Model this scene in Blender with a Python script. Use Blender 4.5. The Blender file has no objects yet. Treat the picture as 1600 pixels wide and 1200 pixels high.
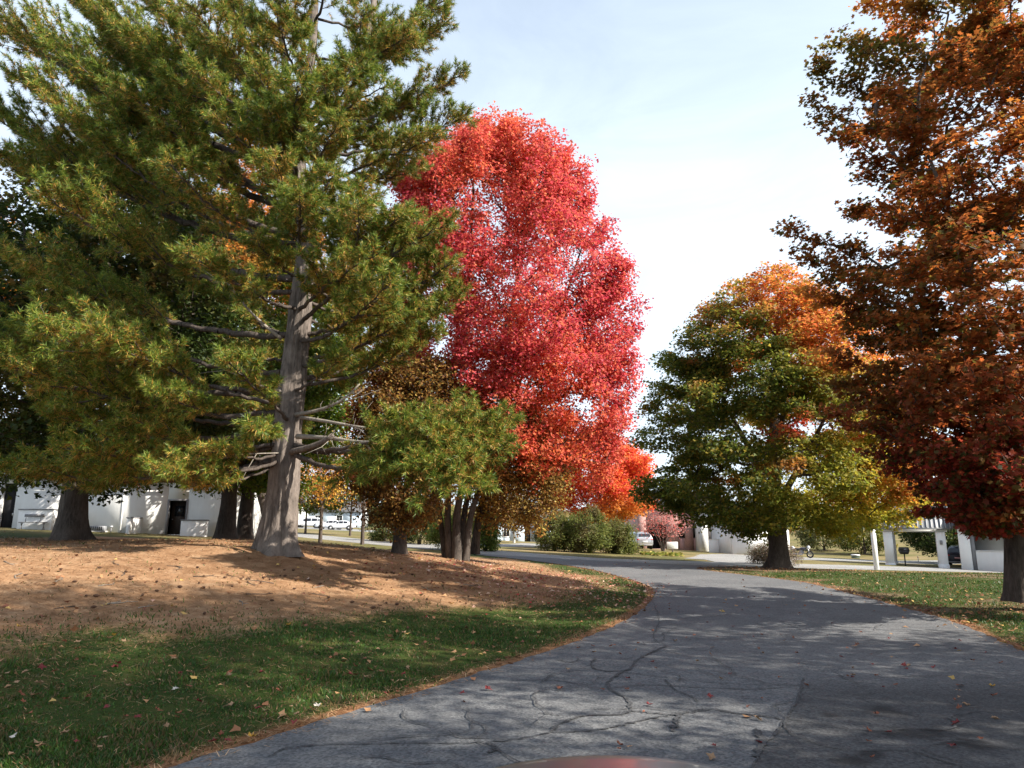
import bpy, math, random
import numpy as np
from mathutils import Vector, Matrix

rng = np.random.default_rng(11)
random.seed(11)
C = bpy.context.scene.collection
R = math.radians

# ------------------------------------------------------------------ camera
F = 1100.0
CAMH = 1.70
HORIZON = 826.0
TH = math.atan((HORIZON - 600) / F)


def P(px, py, Y):
    """world point seen at pixel (px,py) of the 1600x1200 photo at distance Y"""
    u = (600 - py) / F
    t = Y / (math.cos(TH) - u * math.sin(TH))
    return np.array([(px - 800) / F * t, Y, CAMH + t * (math.sin(TH) + u * math.cos(TH))])


# ------------------------------------------------------------------ terrain
def gp(px, py):
    """flat ground at z=0 under a pixel"""
    u = (600 - py) / F
    dz = math.sin(TH) + u * math.cos(TH)
    t = -CAMH / dz
    return np.array([(px - 800) / F * t, t * (math.cos(TH) - u * math.sin(TH))])


EDGE_L = np.array([(-19, -18), (-12.5, -8), (-6.2, .2)] + [tuple(gp(*q)) for q in ((265, 1200), (490, 1130), (690, 1070), (890, 1006), (982, 967), (1018, 938), (1022, 922))]
                  + [(4.15, 22.6), (3.95, 25.5), (3.1, 30.6), (1.2, 34.6), (-2.5, 38.8)], float)
EDGE_R = np.array([(-3, -18), (1.5, -8), (4.4, 0), (5.8, 5.0), (6.9, 8.0)] + [tuple(gp(*q)) for q in ((1600, 1018), (1500, 975), (1400, 946), (1330, 928), (1290, 918))]
                  + [(9.4, 23.3), (9.0, 26.8), (8.3, 30.0), (8.15, 31.4), (8.6, 33.4), (11.5, 36.0)], float)


def resample(pl, n):
    pl = np.asarray(pl, float)
    # smooth by Catmull-Rom like cubic interpolation on chord length
    d = np.r_[0, np.cumsum(np.linalg.norm(np.diff(pl, axis=0), axis=1))]
    m = len(pl)
    tan = np.zeros_like(pl)
    for i in range(m):
        a, b = max(0, i - 1), min(m - 1, i + 1)
        tan[i] = (pl[b] - pl[a]) / (d[b] - d[a])
    s = np.linspace(0, d[-1], n)
    k = np.clip(np.searchsorted(d, s, side='right') - 1, 0, m - 2)
    h = (d[k + 1] - d[k])
    t = ((s - d[k]) / h)[:, None]
    h = h[:, None]
    return ((2 * t**3 - 3 * t**2 + 1) * pl[k] + (t**3 - 2 * t**2 + t) * h * tan[k]
            + (-2 * t**3 + 3 * t**2) * pl[k + 1] + (t**3 - t**2) * h * tan[k + 1])


EL = resample(EDGE_L, 160)
ER = resample(EDGE_R, 160)
CROSS = resample([(-75, 128), (-44, 96), (-21, 67), (-9, 51), (-1, 42.2), (4.5, 38.2), (11, 40.0), (18.7, 44.2), (34, 52), (60, 66)], 240)
CROSS_W = 2.7
BACK = resample([(14.5, 46.5), (17.0, 53), (19.5, 59), (26, 64), (40, 67.5), (70, 74)], 120)
BACK_W = 3.4
SIDE = resample([(-6.6, 49), (-3.2, 56), (1.5, 66), (3, 74)], 60)
SIDE_W = 2.1
LOT = np.array([(-62, 122), (-30, 108), (-20, 104), (-16, 112), (-22, 126), (-60, 140)], float)
APRON = np.array([(12.2, 42.8), (15.5, 44.2), (21, 58), (26.5, 67.0), (20.0, 68.0), (15.6, 60.5), (13.2, 52)], float)


def seg_dist(x, y, pl):
    best = np.full(np.shape(x), 1e9)
    for a, b in zip(pl[:-1], pl[1:]):
        ab = b - a
        l2 = ab @ ab
        t = np.clip(((x - a[0]) * ab[0] + (y - a[1]) * ab[1]) / l2, 0, 1)
        dx = x - a[0] - t * ab[0]
        dy = y - a[1] - t * ab[1]
        best = np.minimum(best, dx * dx + dy * dy)
    return np.sqrt(best)


def sstep(a, b, v):
    t = np.clip((v - a) / (b - a), 0, 1)
    return t * t * (3 - 2 * t)


def wav(x, y, s, seed=0):
    r = np.random.default_rng(seed)
    o = 0
    for k in range(5):
        a = r.uniform(0, 6.28)
        f = s * r.uniform(.6, 1.8)
        o = o + np.sin((x * math.cos(a) + y * math.sin(a)) * f + r.uniform(0, 6.28))
    return o / 5 * 1.6


def left_dist(x, y):
    xl = np.interp(y, EL[:, 1], EL[:, 0])
    d = seg_dist(x, y, EL[::3])
    return np.where((x < xl) & (y < 38.8), d, 0.0)


def height(x, y):
    x = np.asarray(x, float)
    y = np.asarray(y, float)
    dl = left_dist(x, y)
    near = 1.32 * sstep(-.3, 12.5, dl) * (dl > 0)
    near = near - 1.32 * sstep(-.3, 12.5, 0) * (dl > 0)
    near = near + .035 * wav(x, y, .9, 3) * sstep(.3, 2, dl)
    near = near + .16 * np.exp(-((x + 6.1)**2 + (y - 17.4)**2) / 1.8)
    xr = np.interp(y, ER[:, 1], ER[:, 0])
    near = near + .10 * sstep(.2, 6, x - xr)
    far = np.clip(.3 - .045 * x, -1.35, 2.3)
    hill = 1.3 * sstep(76, 125, y) * sstep(22, 34, x)
    hill = hill + 1.2 * sstep(120, 260, y)
    z = near + (far + hill - near) * sstep(23, 41, y)
    return z


def hz(x, y):
    return float(height(np.array([x]), np.array([y]))[0])


def in_poly(x, y, poly):
    c = np.zeros(np.shape(x), bool)
    n = len(poly)
    j = n - 1
    for i in range(n):
        xi, yi = poly[i]
        xj, yj = poly[j]
        if yi != yj:
            c ^= ((yi > y) != (yj > y)) & (x < (xj - xi) * (y - yi) / (yj - yi) + xi)
        j = i
    return c


DRIVE_POLY = np.vstack([EL, ER[::-1]])


def paved(x, y):
    m = in_poly(x, y, DRIVE_POLY[::2])
    m |= seg_dist(x, y, CROSS[::3]) < CROSS_W
    m |= seg_dist(x, y, BACK[::3]) < BACK_W
    m |= seg_dist(x, y, SIDE[::3]) < SIDE_W
    m |= in_poly(x, y, LOT) | in_poly(x, y, APRON)
    return m


def G(px, py):
    """where the ray through a pixel meets the terrain"""
    ys = np.geomspace(2.5, 300, 300)
    for k in range(3):
        u = (600 - py) / F
        t = ys / (math.cos(TH) - u * math.sin(TH))
        x = (px - 800) / F * t
        zr = CAMH + t * (math.sin(TH) + u * math.cos(TH))
        below = zr < height(x, ys)
        i = int(np.argmax(below)) if below.any() else len(ys) - 1
        i = max(i, 1)
        if k < 2:
            ys = np.linspace(ys[i - 1], ys[i], 24)
    return np.array([x[i], ys[i], hz(x[i], ys[i])])


# ------------------------------------------------------------------ object helpers
def tag(o, label=None, cat=None, group=None, kind=None):
    if label:
        o['label'] = label
    if cat:
        o['category'] = cat
    if group:
        o['group'] = group
    if kind:
        o['kind'] = kind
    return o


def thing(name, label, cat, loc=(0, 0, 0), rz=0, group=None):
    o = bpy.data.objects.new(name, None)
    C.objects.link(o)
    o.location = loc
    o.rotation_euler = (0, 0, rz)
    o.empty_display_size = .3
    return tag(o, label, cat, group)


def mesh_np(name, v, faces, mat, parent=None, col=None, smooth=False):
    """faces: list of int arrays (n,k)"""
    me = bpy.data.meshes.new(name)
    v = np.asarray(v, np.float32)
    me.vertices.add(len(v))
    me.vertices.foreach_set('co', v.ravel())
    faces = [np.asarray(f, np.int32) for f in faces if len(f)]
    loops = np.concatenate([f.ravel() for f in faces])
    tot = np.concatenate([np.full(len(f), f.shape[1], np.int32) for f in faces])
    start = np.r_[0, np.cumsum(tot)[:-1]].astype(np.int32)
    me.loops.add(len(loops))
    me.loops.foreach_set('vertex_index', loops)
    me.polygons.add(len(tot))
    me.polygons.foreach_set('loop_start', start)
    if smooth:
        me.polygons.foreach_set('use_smooth', np.ones(len(tot), bool))
    me.update(calc_edges=True)
    if col is not None:
        for nm, c in (col.items() if isinstance(col, dict) else [('col', col)]):
            c = np.asarray(c, np.float32)
            if c.ndim == 1:
                a = me.attributes.new(nm, 'FLOAT', 'POINT')
                a.data.foreach_set('value', c)
            else:
                a = me.color_attributes.new(nm, 'FLOAT_COLOR', 'POINT')
                a.data.foreach_set('color', np.c_[c, np.ones(len(c))].astype(np.float32).ravel())
    me.materials.append(mat)
    o = bpy.data.objects.new(name, me)
    C.objects.link(o)
    if parent:
        o.parent = parent
    return o


class MB:
    """collects simple shapes and builds them as one mesh"""

    def __init__(s):
        s.v = []
        s.f = {3: [], 4: []}
        s.n = 0

    def add(s, v, faces):
        v = np.asarray(v, float).reshape(-1, 3)
        for f in faces:
            f = list(f)
            if len(f) in (3, 4):
                s.f[len(f)].append([i + s.n for i in f])
            else:
                s.f.setdefault(len(f), []).append([i + s.n for i in f])
        s.v.append(v)
        s.n += len(v)
        return s

    def box(s, x0, x1, y0, y1, z0, z1, b=0):
        if b <= 0:
            v = [(x, y, z) for z in (z0, z1) for y in (y0, y1) for x in (x0, x1)]
            return s.add(v, [(0, 2, 3, 1), (4, 5, 7, 6), (0, 1, 5, 4), (2, 6, 7, 3), (0, 4, 6, 2), (1, 3, 7, 5)])
        # chamfered vertical and horizontal edges
        prof = [(z0, b), (z0 + b, 0), (z1 - b, 0), (z1, b)]
        v = []
        for z, i in prof:
            X0, X1, Y0, Y1 = x0 + i, x1 - i, y0 + i, y1 - i
            v += [(X0 + b, Y0, z), (X1 - b, Y0, z), (X1, Y0 + b, z), (X1, Y1 - b, z), (X1 - b, Y1, z), (X0 + b, Y1, z), (X0, Y1 - b, z), (X0, Y0 + b, z)]
        fs = []
        for k in range(3):
            for i in range(8):
                j = (i + 1) % 8
                fs.append((k * 8 + i, k * 8 + j, k * 8 + 8 + j, k * 8 + 8 + i))
        fs.append(tuple(range(7, -1, -1)))
        fs.append(tuple(range(24, 32)))
        return s.add(v, fs)

    def tube(s, pts, rad, n=8, cap=True):
        pts = np.asarray(pts, float)
        rad = np.broadcast_to(np.asarray(rad, float), (len(pts),))
        v = []
        prev = None
        for i in range(len(pts)):
            t = pts[min(i + 1, len(pts) - 1)] - pts[max(i - 1, 0)]
            t /= np.linalg.norm(t) + 1e-9
            if prev is None:
                a = np.cross(t, (0, 0, 1.0))
                if np.linalg.norm(a) < .1:
                    a = np.cross(t, (0, 1.0, 0))
            else:
                a = prev - t * (prev @ t)
            a /= np.linalg.norm(a)
            prev = a
            b = np.cross(t, a)
            for k in range(n):
                q = 2 * math.pi * k / n
                v.append(pts[i] + rad[i] * (a * math.cos(q) + b * math.sin(q)))
        fs = []
        for i in range(len(pts) - 1):
            for k in range(n):
                fs.append((i * n + k, i * n + (k + 1) % n, (i + 1) * n + (k + 1) % n, (i + 1) * n + k))
        if cap:
            fs.append(tuple(range(n - 1, -1, -1)))
            fs.append(tuple(range((len(pts) - 1) * n, len(pts) * n)))
        return s.add(v, fs)

    def ell(s, c, r, nu=12, nv=8, rot=None):
        v = []
        for i in range(nv + 1):
            a = math.pi * i / nv
            for k in range(nu):
                b = 2 * math.pi * k / nu
                v.append((r[0] * math.sin(a) * math.cos(b), r[1] * math.sin(a) * math.sin(b), r[2] * math.cos(a)))
        v = np.array(v)
        if rot is not None:
            v = v @ np.array(rot).T
        fs = [(i * nu + k, (i + 1) * nu + k, (i + 1) * nu + (k + 1) % nu, i * nu + (k + 1) % nu) for i in range(nv) for k in range(nu)]
        return s.add(v + np.array(c), fs)

    def torus(s, c, Rr, r, axis='y', nu=20, nv=8, flat=1.0):
        v = []
        for i in range(nu):
            a = 2 * math.pi * i / nu
            for k in range(nv):
                b = 2 * math.pi * k / nv
                q = Rr + r * math.cos(b)
                w = r * math.sin(b) * flat
                if axis == 'y':
                    v.append((q * math.cos(a), w, q * math.sin(a)))
                elif axis == 'x':
                    v.append((w, q * math.cos(a), q * math.sin(a)))
                else:
                    v.append((q * math.cos(a), q * math.sin(a), w))
        fs = [(i * nv + k, ((i + 1) % nu) * nv + k, ((i + 1) % nu) * nv + (k + 1) % nv, i * nv + (k + 1) % nv) for i in range(nu) for k in range(nv)]
        return s.add(np.array(v) + np.array(c), fs)

    def poly_prism(s, poly, z0, z1):
        n = len(poly)
        v = [(x, y, z0) for x, y in poly] + [(x, y, z1) for x, y in poly]
        fs = [tuple(range(n - 1, -1, -1)), tuple(range(n, 2 * n))]
        fs += [(i, (i + 1) % n, n + (i + 1) % n, n + i) for i in range(n)]
        return s.add(v, fs)

    def build(s, name, mat, parent=None, smooth=False, loc=None):
        o = mesh_np(name, np.vstack(s.v), [np.array(f) for f in s.f.values() if f], mat, parent, smooth=smooth)
        if loc is not None:
            o.location = loc
        return o


# ------------------------------------------------------------------ materials
def new_mat(name):
    m = bpy.data.materials.new(name)
    m.use_nodes = True
    nt = m.node_tree
    for n in list(nt.nodes):
        nt.nodes.remove(n)
    out = nt.nodes.new('ShaderNodeOutputMaterial')
    return m, nt, out


def N(nt, typ, **kw):
    n = nt.nodes.new(typ)
    for k, v in kw.items():
        if k.startswith('i_'):
            n.inputs[k[2:].replace('_', ' ')].default_value = v
        else:
            setattr(n, k, v)
    return n


def L(nt, a, b):
    nt.links.new(a, b)


def mixcol(nt, fac, a, b, blend='MIX'):
    n = nt.nodes.new('ShaderNodeMix')
    n.data_type = 'RGBA'
    n.blend_type = blend
    for sock, val in ((n.inputs[0], fac), (n.inputs[6], a), (n.inputs[7], b)):
        if hasattr(val, 'is_linked'):
            nt.links.new(val, sock)
        elif isinstance(val, (int, float)):
            sock.default_value = val
        else:
            sock.default_value = (*val, 1)
    return n.outputs[2]


def noise(nt, scale, detail=5, rough=.6, vec=None, dist=0):
    n = N(nt, 'ShaderNodeTexNoise')
    n.inputs['Scale'].default_value = scale
    n.inputs['Detail'].default_value = detail
    n.inputs['Roughness'].default_value = rough
    n.inputs['Distortion'].default_value = dist
    if vec is not None:
        L(nt, vec, n.inputs['Vector'])
    return n.outputs['Fac']


def ramp(nt, fac, stops):
    n = N(nt, 'ShaderNodeValToRGB')
    e = n.color_ramp.elements
    while len(e) < len(stops):
        e.new(.5)
    for q, (p, c) in zip(e, stops):
        q.position = p
        q.color = (*c, 1) if len(c) == 3 else c
    L(nt, fac, n.inputs[0])
    return n.outputs[0]


def mathn(nt, op, a, b=None):
    n = N(nt, 'ShaderNodeMath', operation=op)
    for i, v in enumerate((a, b)):
        if v is None:
            continue
        if hasattr(v, 'is_linked'):
            L(nt, v, n.inputs[i])
        else:
            n.inputs[i].default_value = v
    return n.outputs[0]


def bump(nt, h, strength=.5, dist=.02):
    n = N(nt, 'ShaderNodeBump')
    n.inputs['Strength'].default_value = strength
    n.inputs['Distance'].default_value = dist
    L(nt, h, n.inputs['Height'])
    return n.outputs[0]


def principled(nt, out, col, rough=.7, spec=.3, normal=None, metal=0):
    b = N(nt, 'ShaderNodeBsdfPrincipled')
    if hasattr(col, 'is_linked'):
        L(nt, col, b.inputs['Base Color'])
    else:
        b.inputs['Base Color'].default_value = (*col, 1)
    if hasattr(rough, 'is_linked'):
        L(nt, rough, b.inputs['Roughness'])
    else:
        b.inputs['Roughness'].default_value = rough
    b.inputs['Specular IOR Level'].default_value = spec
    b.inputs['Metallic'].default_value = metal
    if normal is not None:
        L(nt, normal, b.inputs['Normal'])
    L(nt, b.outputs[0], out.inputs[0])
    return b


def simple(name, col, rough=.6, spec=.3, metal=0, var=.12, scale=6, bmp=0):
    m, nt, out = new_mat(name)
    tc = N(nt, 'ShaderNodeTexCoord').outputs['Object']
    f = noise(nt, scale, 6, .65, tc)
    a = tuple(max(0, c * (1 - var)) for c in col)
    b = tuple(min(1, c * (1 + var)) for c in col)
    c = ramp(nt, f, [(.3, a), (.7, b)])
    nm = bump(nt, noise(nt, scale * 8, 4, .6, tc), bmp, .01) if bmp else None
    principled(nt, out, c, rough, spec, nm, metal)
    return m


def leaf_mat(name, trans=.42, gain=1.25, rough=.55, spec=.25):
    m, nt, out = new_mat(name)
    at = N(nt, 'ShaderNodeAttribute', attribute_name='col')
    b = N(nt, 'ShaderNodeBsdfPrincipled')
    L(nt, at.outputs['Color'], b.inputs['Base Color'])
    b.inputs['Roughness'].default_value = rough
    b.inputs['Specular IOR Level'].default_value = spec
    t = N(nt, 'ShaderNodeBsdfTranslucent')
    g = mixcol(nt, 1.0, at.outputs['Color'], (gain, gain, gain), 'MULTIPLY')
    L(nt, g, t.inputs['Color'])
    mx = N(nt, 'ShaderNodeMixShader')
    mx.inputs[0].default_value = trans
    L(nt, b.outputs[0], mx.inputs[1])
    L(nt, t.outputs[0], mx.inputs[2])
    L(nt, mx.outputs[0], out.inputs[0])
    return m


def bark_mat(name, dark, light, sx=7, sz=1.2, bs=.8):
    m, nt, out = new_mat(name)
    tc = N(nt, 'ShaderNodeTexCoord').outputs['Object']
    mp = N(nt, 'ShaderNodeMapping')
    mp.inputs['Scale'].default_value = (sx, sx, sz)
    L(nt, tc, mp.inputs['Vector'])
    f1 = noise(nt, 3.0, 8, .7, mp.outputs[0], .6)
    f2 = noise(nt, 1.2, 4, .6, tc)
    f3 = noise(nt, 14, 5, .7, mp.outputs[0], .2)
    c = ramp(nt, f1, [(.32, dark), (.5, tuple((a + b) / 2 for a, b in zip(dark, light))), (.68, light)])
    c = mixcol(nt, ramp(nt, f2, [(.42, (0, 0, 0)), (.7, (.6, .6, .6))]), c, tuple(v * 1.25 for v in light), 'MIX')
    c = mixcol(nt, .5, c, ramp(nt, f3, [(.3, (.55, .55, .55)), (.7, (1.25, 1.25, 1.25))]), 'MULTIPLY')
    h = mathn(nt, 'ADD', f1, mathn(nt, 'MULTIPLY', f3, .5))
    principled(nt, out, c, .9, .15, bump(nt, h, bs, .03))
    return m


M_LEAF = leaf_mat('leaf_surface')
M_LEAF_GLOW = leaf_mat('glowing_leaf_surface', .52, 1.5)
M_LEAF_RED = leaf_mat('red_leaf_surface', .45, 1.35)
M_NEEDLE = leaf_mat('needle_surface', .25, 1.2, .5, .35)
M_GRASS = leaf_mat('grass_surface', .3, 1.2, .5, .3)
M_LITTER = leaf_mat('litter_surface', .12, 1.0, .7, .2)
M_BARK = bark_mat('bark_brown', (.035, .028, .024), (.13, .105, .09))
M_BARK_PINE = bark_mat('bark_pine', (.04, .032, .027), (.245, .205, .178), 4.2, .75, 1.0)
M_BARK_GREY = bark_mat('bark_grey', (.022, .019, .017), (.125, .105, .09), 6, 1.2, .8)
M_BARK_DEAD = bark_mat('bark_dead', (.14, .12, .10), (.36, .32, .27), 8, 2, .5)
M_WHITE_BARK = bark_mat('bark_birch', (.35, .33, .3), (.7, .68, .62), 4, 8, .3)


# ------------------------------------------------------------------ ground
def build_ground():
    ys = [-18.0]
    while ys[-1] < 380:
        y = ys[-1]
        ys.append(y + max(.11, .011 * abs(y - 2)))
    ys += [450, 600, 900, 1500, 2600]
    ys = np.array(ys)
    s = np.linspace(-1, 1, 440)
    s = np.sign(s) * np.abs(s)**1.25
    W = 26 + 1.35 * np.maximum(ys, 0)
    X = s[None, :] * W[:, None]
    Yg = np.repeat(ys[:, None], len(s), 1)
    x, y = X.ravel(), Yg.ravel()
    z = height(x, y)
    pv = paved(x, y)
    z = z - .035 * pv
    dl = left_dist(x, y)
    n = wav(x, y, 1.1, 5) * .5 + wav(x, y, 3.1, 6) * .25
    thr = 4.1 - np.clip(y - 10, -3, 10) * .27
    straw = sstep(-2.3, 2.0, dl - thr + n * 1.3) * (dl > 0) * sstep(44, 36, y)
    straw = straw * sstep(-22, -16.5, x + 0.25 * (y - 24))
    # dry fringe beside the asphalt
    dr = np.minimum(seg_dist(x, y, EL[::2]), seg_dist(x, y, ER[::2]))
    fringe = sstep(.34, .05, dr + .10 * n) * (y < 34)
    xr = np.interp(y, ER[:, 1], ER[:, 0])
    dryR = sstep(-.15, .55, wav(x, y, .55, 21) + .6 * wav(x, y, 2.0, 22) - .1) * (x > xr) * (y < 34)
    dryR = np.maximum(dryR, np.exp(-((x - 11.4)**2 + (y - 15.4)**2) / 3.5))
    dryR = np.maximum(dryR, np.exp(-((x - 13.1)**2 / 40 + (y - 35)**2 / 6)))
    far = sstep(34, 46, y)
    nr, nc = X.shape
    i = np.arange(nr * nc).reshape(nr, nc)
    f = np.stack([i[:-1, :-1], i[:-1, 1:], i[1:, 1:], i[1:, :-1]], -1).reshape(-1, 4)
    m, nt, out = new_mat('ground_surface')
    tc = N(nt, 'ShaderNodeTexCoord').outputs['Object']
    g1 = noise(nt, 1.3, 8, .7, tc)
    g2 = noise(nt, 16, 6, .75, tc)
    g3 = noise(nt, 90, 4, .7, tc)
    grass = ramp(nt, g1, [(.3, (.024, .046, .010)), (.5, (.042, .070, .014)), (.72, (.09, .08, .026))])
    grass = mixcol(nt, ramp(nt, g2, [(.5, (0, 0, 0)), (.72, (.55, .55, .55))]), grass, (.12, .085, .04))
    grass = mixcol(nt, .8, grass, ramp(nt, g3, [(.3, (.45, .45, .45)), (.7, (1.4, 1.4, 1.4))]), 'MULTIPLY')
    mp = N(nt, 'ShaderNodeMapping')
    mp.inputs['Scale'].default_value = (1, 1, 1)
    L(nt, tc, mp.inputs['Vector'])
    s1 = noise(nt, 2.2, 8, .7, tc)
    s2 = noise(nt, 42, 6, .8, tc, 1.2)
    st = ramp(nt, s1, [(.3, (.215, .118, .060)), (.5, (.33, .195, .108)), (.7, (.44, .29, .175))])
    st = mixcol(nt, .85, st, ramp(nt, s2, [(.25, (.30, .27, .25)), (.48, (.95, .95, .95)), (.75, (1.5, 1.45, 1.4))]), 'MULTIPLY')
    s3 = noise(nt, .7, 7, .75, tc, .8)
    st = mixcol(nt, .9, st, ramp(nt, s3, [(.34, (.62, .55, .50)), (.5, (1, 1, 1)), (.66, (1.16, 1.14, 1.12))]), 'MULTIPLY')
    fr = mixcol(nt, 1.0, st, (.72, .62, .55), 'MULTIPLY')
    a_s = N(nt, 'ShaderNodeAttribute', attribute_name='straw').outputs['Fac']
    a_f = N(nt, 'ShaderNodeAttribute', attribute_name='fringe').outputs['Fac']
    a_d = N(nt, 'ShaderNodeAttribute', attribute_name='dry').outputs['Fac']
    a_far = N(nt, 'ShaderNodeAttribute', attribute_name='far').outputs['Fac']
    brk = mathn(nt, 'MULTIPLY', mathn(nt, 'SUBTRACT', g2, .5), 1.1)

    def edge(a):
        v = mathn(nt, 'ADD', a, brk)
        r = N(nt, 'ShaderNodeMapRange', interpolation_type='SMOOTHSTEP')
        r.inputs[1].default_value = .25
        r.inputs[2].default_value = .75
        L(nt, v, r.inputs[0])
        return r.outputs[0]
    fl1 = noise(nt, .16, 6, .65, tc)
    farc = ramp(nt, fl1, [(.3, (.09, .10, .03)), (.5, (.17, .14, .06)), (.68, (.26, .19, .10))])
    farc = mixcol(nt, .6, farc, ramp(nt, noise(nt, 3.0, 6, .75, tc), [(.3, (.6, .6, .6)), (.7, (1.3, 1.3, 1.3))]), 'MULTIPLY')
    c = mixcol(nt, a_far, grass, farc)
    c = mixcol(nt, mathn(nt, 'MULTIPLY', edge(a_d), .75), c, (.17, .115, .07))
    c = mixcol(nt, edge(a_s), c, st)
    c = mixcol(nt, edge(a_f), c, fr)
    h = mathn(nt, 'ADD', g2, mathn(nt, 'MULTIPLY', g3, .4))
    principled(nt, out, c, .95, .1, bump(nt, h, .6, .05))
    o = mesh_np('ground', np.c_[x, y, z], [f], m, col={'straw': straw, 'fringe': fringe, 'dry': dryR, 'far': far}, smooth=True)
    tag(o, 'lawn and needle strewn mound rising from the drive', None, None, 'structure')


build_ground()


OIL = [(*gp(1385, 1113), .24, .30), (*gp(1440, 1148), .62, .22), (*gp(1362, 1180), .14, .16), (*gp(1300, 1120), .12, .14), (*gp(1520, 1165), .35, .2), (*gp(1330, 1190), .2, .2)]


def asphalt(name, lo, hi, oil=False):
    m, nt, out = new_mat(name)
    tc = N(nt, 'ShaderNodeTexCoord').outputs['Object']
    big = noise(nt, .5, 5, .6, tc)
    mid = noise(nt, 4, 6, .65, tc)
    fine = N(nt, 'ShaderNodeTexVoronoi')
    fine.inputs['Scale'].default_value = 48
    L(nt, tc, fine.inputs['Vector'])
    fn = noise(nt, 150, 3, .7, tc)
    c = ramp(nt, big, [(.3, lo), (.7, hi)])
    c = mixcol(nt, .6, c, ramp(nt, mid, [(.3, (.8, .8, .8)), (.7, (1.18, 1.18, 1.18))]), 'MULTIPLY')
    c = mixcol(nt, .7, c, ramp(nt, fine.outputs['Color'], [(.1, (.5, .5, .51)), (.9, (1.65, 1.62, 1.57))]), 'MULTIPLY')
    c = mixcol(nt, .5, c, ramp(nt, fn, [(.3, (.6, .6, .6)), (.7, (1.4, 1.4, 1.4))]), 'MULTIPLY')
    if oil:
        wob = N(nt, 'ShaderNodeTexNoise')
        wob.inputs['Scale'].default_value = 5
        wob.inputs['Detail'].default_value = 5
        L(nt, tc, wob.inputs['Vector'])
        for (cx, cy, rx, ry) in OIL:
            mp = N(nt, 'ShaderNodeMapping', vector_type='TEXTURE')
            mp.inputs['Location'].default_value = (cx, cy, 0)
            mp.inputs['Scale'].default_value = (rx, ry, 1000)
            L(nt, tc, mp.inputs['Vector'])
            ln = N(nt, 'ShaderNodeVectorMath', operation='LENGTH')
            L(nt, mp.outputs[0], ln.inputs[0])
            dd = mathn(nt, 'ADD', ln.outputs['Value'], mathn(nt, 'MULTIPLY', mathn(nt, 'SUBTRACT', wob.outputs['Fac'], .5), 1.6))
            fac = ramp(nt, dd, [(.35, (.75, .75, .75)), (1.0, (0, 0, 0))])
            c = mixcol(nt, fac, c, (.014, .014, .015))
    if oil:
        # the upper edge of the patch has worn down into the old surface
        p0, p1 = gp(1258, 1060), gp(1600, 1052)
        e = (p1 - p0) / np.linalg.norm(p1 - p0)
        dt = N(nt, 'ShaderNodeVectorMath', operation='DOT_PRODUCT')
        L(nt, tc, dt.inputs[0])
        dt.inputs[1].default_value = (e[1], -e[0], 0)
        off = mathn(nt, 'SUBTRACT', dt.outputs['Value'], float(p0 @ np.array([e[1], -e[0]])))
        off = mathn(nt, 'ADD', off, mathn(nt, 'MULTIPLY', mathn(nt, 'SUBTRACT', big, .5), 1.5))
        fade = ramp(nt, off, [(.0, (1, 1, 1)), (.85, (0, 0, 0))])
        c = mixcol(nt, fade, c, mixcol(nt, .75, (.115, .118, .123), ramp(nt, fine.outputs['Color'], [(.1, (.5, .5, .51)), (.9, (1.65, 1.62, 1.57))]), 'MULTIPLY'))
    h = mathn(nt, 'ADD', fine.outputs['Distance'], fn)
    principled(nt, out, c, .85, .25, bump(nt, h, .45, .008))
    return m


M_ASPH = asphalt('asphalt_old', (.094, .098, .104), (.14, .143, .147))
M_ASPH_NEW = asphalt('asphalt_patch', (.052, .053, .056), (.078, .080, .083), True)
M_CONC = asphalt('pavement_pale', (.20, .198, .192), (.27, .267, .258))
M_TAR = asphalt('tar_seal', (.054, .056, .059), (.078, .079, .083))


def strip(name, A, B, mat, dz, label, n=14):
    A = np.asarray(A)
    B = np.asarray(B)
    t = np.linspace(0, 1, n)[None, :, None]
    g = A[:, None, :] * (1 - t) + B[:, None, :] * t
    x, y = g[..., 0].ravel(), g[..., 1].ravel()
    z = height(x, y) + dz
    i = np.arange(len(x)).reshape(len(A), n)
    f = np.stack([i[:-1, :-1], i[1:, :-1], i[1:, 1:], i[:-1, 1:]], -1).reshape(-1, 4)
    o = mesh_np(name, np.c_[x, y, z], [f], mat, smooth=True)
    # make it face up
    me = o.data
    if me.polygons[0].normal.z < 0:
        me.flip_normals()
    return tag(o, label, None, None, 'structure')


def offs(pl, w):
    t = np.gradient(pl, axis=0)
    t /= np.linalg.norm(t, axis=1)[:, None]
    nrm = np.c_[-t[:, 1], t[:, 0]]
    return pl + nrm * w, pl - nrm * w


# drive edges made slightly ragged
def ragged(pl, amp, seed):
    s = np.arange(len(pl))
    return pl + np.c_[amp * wav(s, s * 0, .9, seed), 0 * s]


strip('drive_road', ragged(resample(EDGE_L, 500), .035, 1), ragged(resample(EDGE_R, 500), .05, 2), M_ASPH, .006, 'old grey asphalt drive curving out of sight', 40)
A, B = offs(CROSS, CROSS_W)
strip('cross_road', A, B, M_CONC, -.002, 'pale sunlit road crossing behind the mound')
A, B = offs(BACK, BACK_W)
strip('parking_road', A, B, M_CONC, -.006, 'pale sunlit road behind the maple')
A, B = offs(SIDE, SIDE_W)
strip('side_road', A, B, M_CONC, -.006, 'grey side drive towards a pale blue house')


def flat_poly(name, poly, mat, dz, label, n=26):
    # grid clipped to polygon by ruling between first half and reversed second half
    k = len(poly) // 2
    A = resample(poly[:k], n)
    B = resample(poly[k:][::-1], n)
    return strip(name, A, B, mat, dz, label, 18)


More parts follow.
